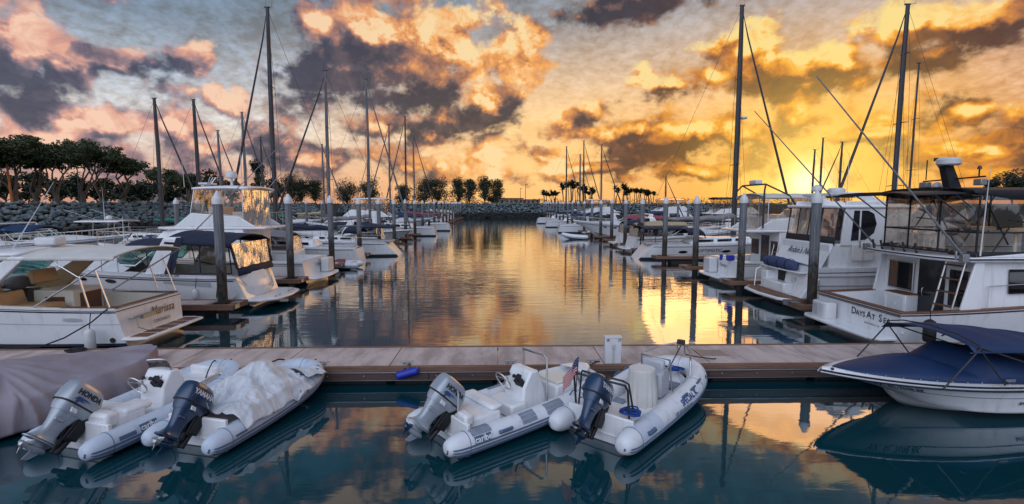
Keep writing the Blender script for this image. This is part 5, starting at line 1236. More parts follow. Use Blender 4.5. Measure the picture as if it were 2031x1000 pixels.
b = MB(); b.tube([(4.3, -1.2, 4.8), (4.3, -1.2, 7.0)], [.016, .006], 6); b.tube([(5.9, 1.2, 4.8), (5.95, 1.2, 6.1)], [.016, .006], 6); b.build('antenna', 'plastic', t)
fender(-11.6, 25.0, .95, 'white fender hanging along the gold lit flybridge yacht', 'plastic', .11, .4)
# white flybridge on the right behind the second right pile
t, h = flybridge(11.6, 26.1, 0, 12.5, 3.7, 'white flybridge yacht with pink tinted enclosure behind the second right pile', 1, name='Fantasy', box_y=.9, fx0=1.6, fx1=4.0, tz=4.35, fz=2.60, cx0=2.2, enclosure='vinyl', topm='wcanvas', hard=False)
b = MB(); b.tube([(1.3, -1.5, 2.8), (1.3, -1.5, 4.6), (1.5, -1.2, 4.95), (1.5, 1.2, 4.95), (1.3, 1.5, 4.6), (1.3, 1.5, 2.8)], .045, 8); b.tube([(1.5, -1.2, 4.95), (2.6, -1.4, 4.4), (3.4, -1.5, 3.2)], .04, 8); b.tube([(1.5, 1.2, 4.95), (2.6, 1.4, 4.4), (3.4, 1.5, 3.2)], .04, 8); b.build('radar_arch', 'dalu', t)
b = MB(); b.box((1.7, .2, 5.1), (.35, .75, .22)); b.box((1.7, .2, 4.98), (.15, .2, .1)); b.build('radar', 'plastic', t, bev=.06)
b = MB(); b.box((2.9, -1.55, 1.5), (.6, .3, .5)); b.tube([(1.9, -1.4, .5), (2.3, -1.4, 2.6)], .025, 6); b.tube([(1.9, -1.0, .5), (2.3, -1.0, 2.6)], .025, 6)
for i in range(5): b.tube([(1.97+.08*i, -1.4, .8+.4*i), (1.97+.08*i, -1.0, .8+.4*i)], .018, 5)
b.build('ladder', 'steel', t)
b = MB(); b.box((.05, -.85, 1.28), (.35, .25, .28)); b.box((.05, .2, 1.2), (.15, .12, .3)); b.build('cleaning_bucket', 'fenderb', t, bev=.03)
# ---------------------------------------------------------------- aft cabin yacht behind the first right pile
def robin():
    t = thing('motor_yacht', 'white aft cabin yacht with dark clear enclosure and rolled blue cover on its stern', 'yacht', (11.75, 20.55, 0), 0)
    B = 3.9; h = Hull(13, B, 1.55, 2.4, chz=.1, stw=.95, full=.42, rake=.15, tr=.30)
    h.shell(22).build('hull', 'gel', t); h.rail(.80, .04).build('rub_rail', 'gelg', t); h.rail(.55, .03).build('rub_rail', 'gelg', t); h.strip(0, .08, 0, .9, off=.01).build('boot_stripe', 'antif', t); h.strip(.88, .90, 0, .95).build('pinstripe', 'stripe', t)
    h.deck(0, 1, 20, .10, .0, .02).build('deck', 'nonskid', t)
    # reverse-sloped transom block above the platform
    b = MB(); b.loft([[V(.15, 1.75*v, .3), V(.18, 1.72*v, 1.05), V(.95, 1.62*v, 2.45), V(1.2, 1.58*v, 2.45)] for v in [i/8-1 for i in range(17)]], False, False, False); b.build('aft_cabin', 'gel', t)
    b = MB(); b.box((4.0, 0, 2.0), (6.4, 3.2, .95)); b.build('cabin_side', 'gel', t, bev=.06)
    # deckhouse with curved side window, sweeping forward
    for sd in (1, -1):
        b = MB(); b.prism([(1.18, 2.4), (7.0, 2.5), (6.2, 2.9), (3.3, 4.10), (1.32, 4.10), (1.25, 3.2)], sd*1.60-.05, sd*1.60+.05); b.build('wing', 'gel', t, bev=.03)
        q = MB(); pl = [(1.55, 2.60), (2.10, 2.64), (2.42, 2.90), (2.50, 3.25), (2.38, 3.62), (2.15, 3.74), (1.62, 3.74)]; q.prism(pl, sd*1.66-.006, sd*1.66+.006); q.build('side_window', 'dglass', t)
        q = MB(); q.tube([(1.86, sd*1.675, 2.62), (1.86, sd*1.675, 3.74)], .03, 6); q.build('window_post', 'gel', t)
    b = MB(); b.slab([(.95, -1.72), (3.9, -1.72), (4.6, -1.4), (4.6, 1.4), (3.9, 1.72), (.95, 1.72)], 3.82, 3.94); b.build('hardtop', 'gel', t, bev=.05)
    zb, zt = 2.45, 3.82
    ys = [1.6, .9, .15, -.6, -1.6]
    for i in range(4):
        s_ = sheet((.98, ys[i], zb+.25), (.98, ys[i+1], zb+.25), (1.1, ys[i+1], zt), (1.1, ys[i], zt), .06, 14).build('clear_panel', 'vinyl', t); MB().tube([(.97, ys[i], zb+.2), (.97, ys[i+1], zb+.2), (1.08, ys[i+1], zt), (1.08, ys[i], zt)], .022, 5, closed=True).build('panel_frame', 'black', s_)
    b = MB(); b.quad((.93, 1.64, zb-.05), (.93, -1.64, zb-.05), (.96, -1.64, zb+.28), (.96, 1.64, zb+.28)); b.build('enclosure_hem', 'black', t, solid=.02)
    b = MB()
    for y in (.9, -.4): b.box((2.4, y, 2.75), (.5, .55, .55)); b.box((2.68, y, 3.2), (.12, .5, .6))
    b.build('deck_chair', 'gcanvas', t, bev=.05)
    b = MB(); b.box((4.3, 0, 3.2), (.06, 3.1, 1.2)); b.build('bulkhead', 'wood', t)
    # radar arch and radome
    b = MB()
    for sd in (1, -1): b.prism([(1.5, 4.34), (2.1, 4.40), (5.9, 2.75), (5.2, 2.75)], sd*1.5-.06, sd*1.5+.06)
    b.box((1.75, 0, 4.38), (.6, 3.0, .10)); b.build('radar_arch', 'gel', t, bev=.04)
    b = MB(); b.lathe([(.30, 0), (.32, .03), (.32, .12), (.26, .18), (.02, .2)], 18, (1.85, -.2, 4.44)); b.build('radar', 'plastic', t); radome(t, 1.65, .75, 4.40, .19, .10)
    b = MB(); b.tube([(3.4, -1.4, 4.4), (3.4, -1.4, 6.7)], [.016, .006], 6); b.tube([(3.4, 1.4, 4.4), (3.4, 1.4, 6.2)], [.016, .006], 6); b.build('antenna', 'plastic', t)
    # stern
    b = MB(); b.slab([(.3, -1.85), (-.55, -1.8), (-1.0, -1.3), (-1.12, 0), (-1.0, 1.3), (-.55, 1.8), (.3, 1.85)], .27, .38); b.build('swim_platform', 'gel', t, bev=.03)
    b = MB(); b.slab([(-.2, -1.75), (-.52, -1.72), (-.9, -1.25), (-1.0, 0), (-.9, 1.25), (-.52, 1.72), (-.2, 1.75)], .381, .387); b.build('platform_teak', 'teak', t)
    b = MB(); b.box((.0, .35, .58), (.55, 1.7, .42)); b.build('stern_step', 'gel', t, bev=.05); b = MB(); b.box((.12, 1.35, .75), (.5, .5, .75)); b.build('stern_step', 'gel', t, bev=.05)
    b = MB(); b.loft([[V(.2, -1.05, .4), V(.2, -1.9, .4), V(.3, -1.9, 1.2), V(.5, -1.2, 1.25)], [V(-.35, -1.2, .4), V(-.35, -1.75, .4), V(-.2, -1.75, .7), V(-.2, -1.25, .7)]]); b.build('stern_fairing', 'gel', t, bev=.05)
    b = MB(); b.box((.155, .45, 1.0), (.03, .5, .45)); b.build('hatch', 'dark', t); b = MB(); b.box((.13, -.45, .95), (.05, .24, .2)); b.build('shower_box', 'plastic', t, bev=.02)
    b = MB(); b.box((.05, .25, 1.30), (.35, 2.9, .06)); b.build('stern_shelf', 'gel', t, bev=.02)
    text("Robin's Nest", .34, lambda a, c: V(.725+.55*c-.03, .10-a, 2.08+c), .3, .003).build('lettering', 'ink', t)
    o = thing('rolled_cover', 'rolled dark blue canvas cover lying on the aft cabin yacht stern shelf', 'rolled cover', (11.80, 20.95, 1.52))
    b = MB(); b.tube([(0, 1.15, .0), (0, 1.05, .0), (.0, .5, .03), (0, -.3, .01), (0, -.95, -.03), (0, -1.1, -.03)], [.08, .20, .24, .23, .22, .1], 14); b.xf(lambda p: p+V(.03*nz3(p.x*5, p.y*5, p.z*5), 0, .04*nz3(p.x*4, p.y*6, p.z*4))); b.build('roll', mat('faded_blue_canvas', (.045, .065, .15), .85, var=.3, bump=.5), o)
    b = MB()
    for y in (.6, -.1, -.7): b.tube([(.25*cos(q), y, .25*sin(q)) for q in [2*pi*k/14 for k in range(14)]], .012, 5, closed=True)
    b.build('lashing', 'rope', o)
    b = MB(); 
    for u in (.22, .42): oval(b, h, u, .48, -1, .32, .12)
    b.build('porthole', 'dglass', t)
    b = MB(); rail_run(b, [V(2.0+1.1*i, -1.75, 1.6) for i in range(9)], .6); rail_run(b, [V(2.0+1.1*i, 1.75, 1.6) for i in range(9)], .6); b.build('side_rail', 'steel', t)
    b = MB(); b.box((2.0, -1.72, 2.15), (.85, .04, .62)); b.build('side_screen', 'wcanvas', t, bev=.02)
    b = MB(); b.tube([(-.4, 1.6, .38), (-.3, 1.68, 1.1), (.4, 1.72, 1.5)], .022, 6); b.build('boarding_rail', 'steel', t)
    fender(11.9, 18.45, .52, 'round white fender at the near corner of the aft cabin yacht', 'plastic', .16, .36)
robin()
# ---------------------------------------------------------------- trawler yacht with the black enclosure, nearest on the right
def trawler():
    X0, Y0 = 10.85, 15.05; t = thing('motor_yacht', 'white trawler yacht with black framed flybridge enclosure, nearest on the right', 'yacht', (X0, Y0, 0), 0)
    B = 3.75; h = Hull(12.5, B, 1.02, 2.1, chz=.12, stw=.96, full=.42, rake=.14, tr=.0, sheer=1.5)
    h.shell(22).build('hull', 'gel', t)
    h.strip(.93, .97, 0, 1).build('sheer_stripe', 'stripe', t); h.strip(0, .08, 0, .9, off=.01).build('boot_stripe', 'antif', t)
    h.side_deck(0, .30, .22, .48).build('coaming', 'gel', t); h.floor(.0, .33, .46, .15).build('cockpit_floor', 'nonskid', t)
    b = MB(); b.box((.16, 0, .75), (.06, B*.9, .60)); b.build('transom_liner', 'gel', t)
    b = MB()
    for sd in (1, -1): b.grid(12, 1, lambda a, c: V(12.5*.30*a, sd*(h.half(.30*a)+.03-.20*c), h.zsh(.30*a)+.03))
    b.grid(2, 12, lambda a, c: V(-.03+.22*a, (h.half(0)+.02)*(2*c-1), 1.052)); b.build('cap_rail', 'teak', t, solid=.03)
    b = MB(); b.box((-.02, 0, .985), (.03, B*.955, .022)); b.box((-.02, 0, .945), (.03, B*.955, .012)); b.build('transom_stripe', 'stripe', t)
    h.deck(.28, 1, 16, .08, .0, .02).build('side_deck', 'nonskid', t)
    hw = 1.70; xb = 2.15; fz = 2.42
    b = MB(); b.loft([[V(xb, -hw, .46), V(xb, hw, .46), V(xb-.0, hw*.97, fz), V(xb, -hw*.97, fz)], [V(8.2, -hw*.95, 1.0), V(8.2, hw*.95, 1.0), V(7.6, hw*.92, fz), V(7.6, -hw*.92, fz)]]); cb = b.build('cabin', 'gel', t, bev=.03)
    # aft bulkhead: door, windows, locker, ladder
    b = MB(); b.box((xb-.02, -.22, 1.42), (.04, .92, 1.86)); d = b.build('door', 'dglass', t, bev=.01)
    b = MB(); b.tube([(xb-.05, .02, 1.2), (xb-.09, .02, 1.25), (xb-.09, .02, 1.4), (xb-.05, .02, 1.45)], .012, 6); b.build('handle', 'steel', d)
    b = MB(); b.box((xb-.02, .92, 1.72), (.05, .98, .86)); wd = b.build('aft_window', 'dglass', t, bev=.03); MB().tube([(xb-.05, .92+.50*a_, 1.72+.44*c_) for a_, c_ in ((-1, -1), (1, -1), (1, 1), (-1, 1))], .025, 6, closed=True).build('frame', 'steel', wd)
    b = MB(); b.box((xb-.02, -1.14, 1.60), (.05, .62, 1.05)); b.build('aft_window', 'dglass', t, bev=.03)
    b = MB(); b.box((xb-.22, .62, .82), (.40, .85, .72)); lk = b.build('cockpit_locker', 'gel', t, bev=.02); b = MB(); b.box((xb-.425, .62, .82), (.012, .62, .58)); b.tube([(xb-.43, .62, .80), (xb-.43, .62, .90)], .03, 6); b.build('locker_door', 'plastic', lk, bev=.004)
    b = MB(); b.box((xb-.22, .62, 1.195), (.44, .9, .03)); b.build('locker_top', 'teak', t, bev=.01)
    b = MB()
    for y in (-.82, -1.42): b.tube([(xb-.55, y, .5), (xb-.12, y, 2.5)], .024, 6)
    ld = b.build('ladder', 'steel', t)
    for i in range(5): MB().box((xb-.50+.085*i, -1.12, .75+.38*i), (.14, .58, .035)).build('step', 'teak', ld, bev=.006)
    b = MB(); b.prism([(xb-.62, .5), (xb+.1, .5), (xb+.1, fz), (xb-.15, fz)], -hw-.04, -hw+.03); b.prism([(xb-.35, 1.05), (xb+.1, .5), (xb+.1, fz), (xb-.10, fz)], hw-.03, hw+.04); b.build('cabin_wing', 'gel', t, bev=.02)
    b = MB(); b.quad((xb+.85, -hw-.012, 1.55), (5.9, -hw*.985-.012, 1.62), (5.9, -hw*.955-.012, 2.22), (xb+.85, -hw*.98-.012, 2.22)); b.build('side_window', 'dglass', t, solid=.02)
    b = MB(); b.quad((xb+.85, hw+.012, 1.55), (5.9, hw*.985+.012, 1.62), (5.9, hw*.955+.012, 2.22), (xb+.85, hw*.98+.012, 2.22)); b.build('side_window', 'dglass', t, solid=.02)
    # flybridge deck with curved overhang
    fl = [(xb-.62, -hw-.12), (8.0, -hw-.10), (8.0, hw+.10), (xb-.62, hw+.12), (xb-.85, hw*.6), (xb-.9, 0), (xb-.85, -hw*.6)]
    b = MB(); b.slab(fl, fz, fz+.13); b.build('flybridge_deck', 'gel', t, bev=.04)
    b = MB(); pts = [(x*1.0, y*1.012, fz+.085) for x, y in fl[3:]+fl[:2]]; b.tube(pts, .022, 6); b.build('deck_stripe', 'stripe', t)
    b = MB()
    for sd in (1, -1): b.prism([(xb-.2, fz+.13), (7.8, fz+.13), (7.0, fz+.80), (xb+2.6, fz+.62), (xb+1.5, fz+.26)], sd*(hw+.02)-.04, sd*(hw+.02)+.04)
    b.build('flybridge_side', 'gel', t, bev=.03)
    q = hw-.02; z0, z1, zm = fz+.22, 4.28, fz+.80; xa = xb-.10; xe = 7.4
    b = MB()
    for sd in (1, -1): b.grid(14, 1, lambda a, c: V(lerp(xa, 6.5, a), sd*(q+.015), (fz+.13 if c < .5 else z0+.06+.50*max(0, min(1, (a-.28)/.22))**1.5)))
    b.grid(2, 1, lambda a, c: V(xa-.015, q*(2*a-1), (fz+.13 if c < .5 else z0+.06))); b.build('canvas_skirt', 'black', t, solid=.02)
    # clear panels
    pts = [(xa, q*.98), (xa-.10, .55), (xa-.10, -.55), (xa, -q*.98)]
    for (x0, y0), (x1, y1) in zip(pts, pts[1:]):
        for lo, hi, mm in ((z0, zm, 'vinyl'), (zm, z1, 'vinyl')):
            sheet((x0, y0, lo), (x1, y1, lo), (x1, y1, hi), (x0, y0, hi), .06, 14, 2.).build('clear_panel', mm, t)
    for sd in (1, -1):
        for i in range(3):
            x0, x1 = lerp(xa, xe, i/3), lerp(xa, xe, (i+1)/3)
            sheet((x0, sd*q, z0+(.5 if i > 0 else 0)), (x1, sd*q, z0+.5), (x1, sd*q, z1), (x0, sd*q, z1), .04, 12, 2.).build('clear_panel', 'vinyl', t)
    b = MB(); r = .026
    b.tube([(x, y, zm) for x, y in pts], r*1.1, 6)
    for x, y in pts: b.tube([(x, y, z0), (x, y, z1)], r, 6)
    for sd in (1, -1):
        b.tube([(xa, sd*q, zm), (xa+1.9, sd*q, zm)], r, 6)
        for i in range(1, 4): x = lerp(xa, xe, i/3); b.tube([(x, sd*q, z0+.4), (x, sd*q, z1)], r, 6)
    b.build('panel_frame', 'black', t)
    b = MB(); b.quad((xa-.11, .55, z1), (xa-.11, -.55, z1), (xa-.12, -.55, z1-.28), (xa-.12, .55, z1-.28)); b.quad((xa-.01, q, z1), (xa-.11, .55, z1), (xa-.12, .55, z1-.28), (xa-.02, q, z1-.28)); b.quad((xa-.11, -.55, z1), (xa-.01, -q, z1), (xa-.02, -q, z1-.10), (xa-.12, -.55, z1-.28)); b.build('smoked_valance', 'vinyld', t, solid=.004)
    # black top, long aft awning
    def tp(a, c):
        v = 2*c-1; x = lerp(xa-.25, 7.6, a); z = z1+.03+.15*(1-abs(v)**3); 
        if abs(v) > .9: z = z1-.16*(abs(v)-.9)/.1*(1 if a > .18 else a/.18)
        return V(x, (q+.06)*max(-1, min(1, v*1.08)), z)
    MB().grid(24, 20, tp).build('canvas_top', 'black', t, solid=.02)
    MB().grid(10, 12, lambda a, c: V(lerp(.15, xa-.2, a), 1.55*(2*c-1), 4.22+.10*(1-abs(2*c-1)**3)+.05*a)).build('aft_awning', 'black', t, solid=.02)
    b = MB()
    for y in (1.5, -1.5): b.tube([(.2, y, 4.24), (xa-.1, y, 4.28)], .022, 6); b.tube([(.9, y, 4.25), (xa-.1, y, 3.5)], .02, 6); b.tube([(1.5, y, 4.25), (xa-.1, y, 3.9)], .016, 6)
    for sd in (1, -1):
        y = sd*(q-.15)
        for x0, x1 in ((2.6, 3.6), (4.4, 3.4), (4.6, 5.6), (6.2, 5.2)): b.tube([(x0, y, fz+.2), (x1, y, z1)], .022, 6)
        b.tube([(3.0, y, 3.55), (5.9, y, 3.2)], .02, 6)
    b.build('top_frame', 'dalu', t)
    b = MB(); b.box((6.2, -.2, fz+.6), (.5, 2.2, 1.0)); b.build('helm_console', 'gel', t, bev=.05); b = MB(); b.lathe([(.05, 0), (.05, .6), (.28, .62), (.30, .70), (.25, .74)], 16, (3.9, -.9, fz+.13)); b.lathe([(.05, 0), (.05, .6), (.28, .62), (.30, .70), (.25, .74)], 16, (4.4, .6, fz+.13)); b.build('stool', 'gelw', t)
    b = MB(); b.box((2.7, .9, fz+.4), (.7, 1.0, .5)); b.build('deck_box', 'gel', t, bev=.05)
    # radar mast
    b = MB(); b.prism([(2.95, 4.35), (3.35, 4.35), (2.98, 5.15), (2.72, 5.15)], .28, .52); b.tube([(2.6, .4, 5.15), (3.3, .4, 4.4)], .02, 6); b.tube([(3.1, 1.5, 4.72), (3.1, -.65, 4.78)], .025, 6); b.tube([(3.1, -.45, 4.75), (3.1, -.45, 5.02)], .02, 6); b.tube([(2.72, .95, 4.75), (2.55, .75, 5.35)], .016, 6); mst = b.build('radar_mast', 'black', t)
    b = MB(); b.lathe([(.27, 0), (.31, .04), (.31, .17), (.24, .23), (.02, .245)], 20, (2.85, .32, 5.16)); b.build('radar', 'plastic', mst); b = MB(); b.box((3.1, -.5, 4.62), (.18, .26, .18)); b.box((3.05, 1.35, 4.60), (.18, .3, .18)); b.build('floodlight', 'galv', mst, bev=.02); b = MB(); b.lathe([(.06, 0), (.05, .06), (.02, .1)], 10, (3.1, -.45, 5.0)); b.box((2.75, .62, 5.36), (.14, .10, .1)); b.build('light', 'dalu', mst); radome(mst, 3.1, .95, 4.42, .14, .05)
    # outriggers
    def rig(y, tip, base): return MB().tube([base, tip], [.032, .014], 8)
    rig(0, V(-2.72, -1.85, 7.25), V(1.62, -1.85, 2.50)).build('outrigger', 'galv', t); rig(0, V(-2.4, 1.95, 7.05), V(1.9, 1.85, 2.60)).build('outrigger', 'galv', t)
    b = MB()
    for y in (-1.82, 1.82): b.box((1.58, y, 2.55), (.18, .14, .22)); b.tube([(1.35, y, 2.5), (1.35, y, 2.75)], .03, 6); b.tube([(1.6, y, 2.62), (1.75, y, 2.42)], .025, 6)
    b.build('outrigger_bracket', 'galv', t, bev=.02)
    b = MB()
    for y in (.9, .45, .0, -.45, 1.25): b.tube([(xb-.72, y, fz+.10), (xb-.80, y, fz+.42)], .032, 8)
    b.build('rod_holder', 'dalu', t)
    b = MB(); b.tube([(xb-.75, v*1.5, fz+.22) for v in (-1, -.5, 0, .5, 1)], .016, 6); b.build('rod_rail', 'steel', t)
    b = MB(); b.tube([(2.05, -1.78, 2.6), (2.12, -1.78, 4.95)], [.022, .008], 6); b.build('antenna', 'plastic', t)
    # stern
    b = MB(); b.slab([(.0, -1.72), (-.48, -1.72), (-.66, -1.45), (-.70, 0), (-.66, 1.45), (-.48, 1.72), (.0, 1.72)], .26, .34); b.build('swim_platform', 'gel', t, bev=.02)
    b = MB(); b.loft([sup(-.30, .24, .36, .345, 24, 4), sup(-.30, .24, .36, .82, 24, 4), sup(-.29, .21, .33, .86, 24, 4)]); b.xf(lambda p: V(p.x, p.y+.98, p.z)); bx_ = b.build('dock_box', 'plastic', t)
    b = MB(); b.box((-.545, 1.06, .60), (.012, .20, .36)); b.build('hatch', 'gelg', bx_, bev=.005)
    for w_, y0, sz in (('D', .02, .30), ('AYS', -.27, .225), ('A', -.62, .30), ('T', -.80, .225), ('S', -1.07, .30), ('EA', -1.31, .225)): stern_text(w_, sz, -.012, y0, .74-(.30-sz)*.36, 'ink', 'lettering', t, 0, 0, .003)
    stern_text('SAN DIEGO, CA', .085, -.012, -.75, .50, 'ink', 'home_port', t)
    stern_text('~', .2, -.012, 1.5, .80, 'ink', 'emblem', t)
    b = MB(); 

    rail_run(b, [V(2.4+1.2*i, -h.half(.2+.096*i)+.1, h.zsh(.2+.096*i)) for i in range(8)], .65); rail_run(b, [V(2.4+1.2*i, h.half(.2+.096*i)-.1, h.zsh(.2+.096*i)) for i in range(8)], .65); b.build('side_rail', 'steel', t)
    fender(11.42, 12.98, .62, 'black fender hanging on the near corner of the white trawler stern', 'rubber', .15, .55)
    tag(coil('rope_coil', 'coil', (12.7, 12.2, .455), .14, 5, 'rope', .02), 'dark rope coil on the dock behind the blue bimini', 'rope')
trawler()
# ================================================================ SAILBOATS AND THE REST OF THE MARINA
def sailboat(px, top, Y, d, label, L=10., J=3.6, B=3.0, cover='navy', furl='dalu', mastm='alu', boomz=2.35, hullm='gel', name=None, r=.11, spr=(.42, .70), jib=True, dodger=None, stern_scoop=False, radar=None, boom=True, detail=True):
    X = PX(px, 400, Y).x; H = (HZ-top)*Y/FPX+EYE; xm = L-J-.4
    t = thing('sailboat', label, 'sailboat', (X-d*xm, Y, 0), 0 if d > 0 else pi, 'sailboats in the marina')
    h = Hull(L, B, 1.0, 1.35, chz=.02, stw=.72, full=.46, rake=.12, tr=(.9 if stern_scoop else .25), power=1.9, chw=.80)
    h.shell(20).build('hull', hullm, t); h.strip(.90, .94, .02, .98).build('sheer_stripe', 'stripe', t); h.strip(.0, .14, .0, .95, off=.008).build('boot_stripe', 'antif', t)
    h.deck(.0, 1, 18, .08, .0, .01).build('deck', 'nonskid', t)
    x0, x1 = L*.30, xm+1.3
    def ct(a, c):
        x = lerp(x0, x1, a); u = x/L; v = 2*c-1; k = h.half(u)*.62*(1-.3*a*a); z = h.zsh(u)+.06+(.50-.18*a)*(1 if .04 < a < .97 else .1)*(1-abs(v)**5)
        return V(x, k*v, z)
    MB().grid(18, 12, ct).build('cabin', 'gel', t, ang=50)
    b = MB()
    for sd in (1, -1):
        for f0, f1 in ((.12, .34), (.40, .62), (.68, .80)):
            k = h.half(lerp(x0, x1, .4)/L)*.62; b.add([V(lerp(x0, x1, f), sd*(h.half(lerp(x0, x1, f)/L)*.62*(1-.3*f*f)*.985+.012), h.zsh(lerp(x0, x1, f)/L)+zz) for f, zz in ((f0, .20), (f1, .20), (f1, .36), (f0, .36))], [(0, 1, 2, 3)])
    b.build('cabin_window', 'dglass', t, solid=.02, smooth=False)
    b = MB(); b.box((L*.16, 0, 1.13), (L*.22, B*.40, .16)); b.build('cockpit', 'gelg', t, bev=.04)
    b = MB(); b.tube([(xm, 0, 1.0), (xm, 0, H*.7), (xm-.04, 0, H)], [r, r*.95, r*.72], 10, ell=1.3); ms = b.build('mast', mastm, t)
    b = MB()
    for f in spr: b.tube([(xm-.1, -.95*(1.2-f), H*f), (xm, 0, H*f+.04), (xm-.1, .95*(1.2-f), H*f)], [.02, .035, .02], 6)
    b.build('spreader', mastm, ms)
    b = MB(); b.tube([(xm+.15, 0, H+.02), (xm-.4, .15, H+.03)], .012, 5); b.tube([(xm-.4, .15, H+.03), (xm-.4, .15, H+.22)], .010, 5); b.tube([(xm+.1, -.1, H), (xm+.1, -.1, H+.5)], .008, 4); b.box((xm-.02, 0, H+.04), (.35, .10, .07)); b.build('masthead', 'dalu', ms)
    if radar: b = MB(); b.lathe([(.2, 0), (.24, .04), (.24, .14), (.02, .2)], 14, (xm+.42, 0, radar)); b.box((xm+.2, 0, radar-.02), (.4, .06, .04)); b.build('radar', 'plastic', ms)
    b = MB(); zt = H*(.97 if jib != 'frac' else .86)
    for sd in (1, -1):
        b.tube([(xm-.15, sd*B*.46, 1.15), (xm-.1, sd*.95*(1.2-spr[0]), H*spr[0]), (xm-.1, sd*.95*(1.2-spr[-1]), H*spr[-1]), (xm, 0, H*.985)], .012, 4); b.tube([(xm-.5, sd*B*.46, 1.15), (xm, 0, H*spr[0])], .010, 4); b.tube([(xm+.3, sd*B*.45, 1.15), (xm, 0, H*spr[-1])], .010, 4)
    b.tube([(.1, .3, 1.1), (xm*.4, .0, H*.42), (xm, 0, H)], .010, 4) if 0 else b.tube([(.1, .0, 1.1), (xm, 0, H)], .011, 4); b.build('rigging', 'wire', t)
    if jib: b = MB(); b.tube([(L-.25, 0, 1.45), (lerp(L-.25, xm, .35), 0, lerp(1.45, zt, .35)), (lerp(L-.25, xm, .9), 0, lerp(1.45, zt, .9)), (xm+.08, 0, zt)], [.09, .085, .05, .018], 8); b.build('furled_jib', furl, t)
    if boom:
        b = MB(); b.tube([(xm-.1, 0, boomz-.06), (.16*L, 0, boomz)], .065, 8); bo = b.build('boom', mastm, t)
        if cover:
            n = 12; pts = [(lerp(xm-.05, .18*L, i/n), .02*sin(i*2.1), boomz+.12+.05*sin(i*1.7)+.22*(1-i/n)**3) for i in range(n+1)]; MB().tube(pts, [.20*(1-.45*i/n)+.02 for i in range(n+1)], 10, ell=1.0).build('sail_cover', cover, bo)
    if dodger:
        canopy(x0-.3, x0+1.0, B*.34, 2.0, .22, .25, drop1=.25).build('dodger', dodger, t, solid=.02); canopy(.2, x0-.5, B*.36, 2.25, .12, .1).build('bimini', dodger, t, solid=.02)
        b = MB()
        for sd in (1, -1):
            for xx in (.5, 1.5, x0-.6): b.tube([(lerp(1.0, xx, .2), sd*B*.34, 1.1), (xx, sd*B*.35, 2.28)], .016, 5)
        b.build('bimini_frame', 'steel', t)
    if detail:
        b = MB()
        for sd in (1, -1): rail_run(b, [h.pt(i/10, 1.0, sd, -.06) for i in range(11)], .62, .010)
        b.build('lifeline', 'steel', t)
    if name: h.side_text(name[0], name[1], name[2], .62, name[3], 'ink', 'lettering', t)
    return t, h
def filler(X, Y, head, L, B, label, **k): return express(X, Y, head, L, B, label, rails=k.pop('rails', True), **k)
# left row of slips
express(-12.3, 32.0, pi, 8.2, 2.5, 'small white cruiser with grey canvas and gold lit curtain beyond the flybridge yacht', 'gcanvas', False, True, 'vinyld', 1.15)
sailboat(546, 37, 35.0, -1, 'sloop with the tallest left mast and navy sail cover', 9.6, 3.4, 2.6, 'navy', 'dalu', 'dalu', 2.25, r=.12)
t, h = sailboat(653, 152, 39.9, -1, 'white sloop with sloping scoop stern and dark portholes behind the fourth left pile', 10.4, 4.6, 3.3, None, 'dalu', 'alu', 2.3, dodger='navy', stern_scoop=True, r=.10, name=('SEA MIST', .22, .42, 1))
b = MB(); [oval(b, h, u, .52, 1, .30, .10) for u in (.30, .40)]; b.build('porthole', 'dglass', t)
sm, T_ = rib('small pinkish inflatable tender tied beside the third left pile', (-9.0, 31.55), HD(178), 2.7, 1.5, .2, 'hyp', 'bstripe', strakes=(-.1,)); b = MB(); b.box((.9, 0, .42), (.5, 1.0, .25)); b.box((1.5, 0, .6), (.3, .5, .5)); b.build('seat', 'redc', sm, bev=.04)
express(-10.2, 45.6, pi, 9.2, 3.1, 'white cruiser with navy canvas and steel arch behind the fifth left pile', 'navy', True, True, 'vinyld', 1.1)
sailboat(733, 168, 51.7, 1, 'sailboat with bow toward the channel and furled jib, mast leaning over the left row', 10.5, 3.9, 3.1, 'gcanvas', 'alu', 'alu', 2.4, r=.10)
flybridge(-11.2, 57.6, pi, 10.4, 3.6, 'white sedan yacht with gold lit aft window in the seventh left slip', -1, fz=2.55, tz=4.45, fx0=1.5, fx1=4.5, cx0=2.0, cx1=6.5, hem='navy')
sailboat(774, 252, 63.7, -1, 'sailboat with silver mast in the eighth left slip', 9.5, 3.4, 2.9, 'blue', 'alu', 'alu', r=.09, detail=False)
express(-19.3, 69.7, 0, 10.3, 3.3, 'pale cruiser moored bow toward the channel in the ninth left slip', 'redc', True, True, 'vinyld', 1.35)
sailboat(806, 237, 75.8, -1, 'sailboat with dark tall mast in the tenth left slip', 10.5, 3.6, 3., 'redc', 'dalu', 'dalu', r=.10, radar=8.5, detail=False)
sailboat(822, 265, 81.9, 1, 'sailboat moored bow out in the eleventh left slip', 10, 3.6, 3., 'blue', 'dalu', 'alu', r=.10, detail=False)
cv = ['navy', 'gcanvas', 'blue', 'tancanvas', 'navy', 'wcanvas', 'green', 'navy', 'black']
for k in range(11, 19):
    y = LPY[k]+3.0; bo = k % 3 == 0
    express(-19.6 if bo else -10.4-.3*(k % 2), y, 0 if bo else pi, 8.6+.5*(k % 3), 2.9+.1*(k % 3), 'far white cruiser with %s canvas in the %s left slip' % ({'navy': 'navy', 'gcanvas': 'grey', 'blue': 'blue', 'tancanvas': 'tan', 'wcanvas': 'white', 'green': 'green', 'black': 'black'}[cv[k-11]], ordn(k)), cv[k-11], k % 2 == 0, True, 'vinyld', 1.1+.1*(k % 3), rails=False)
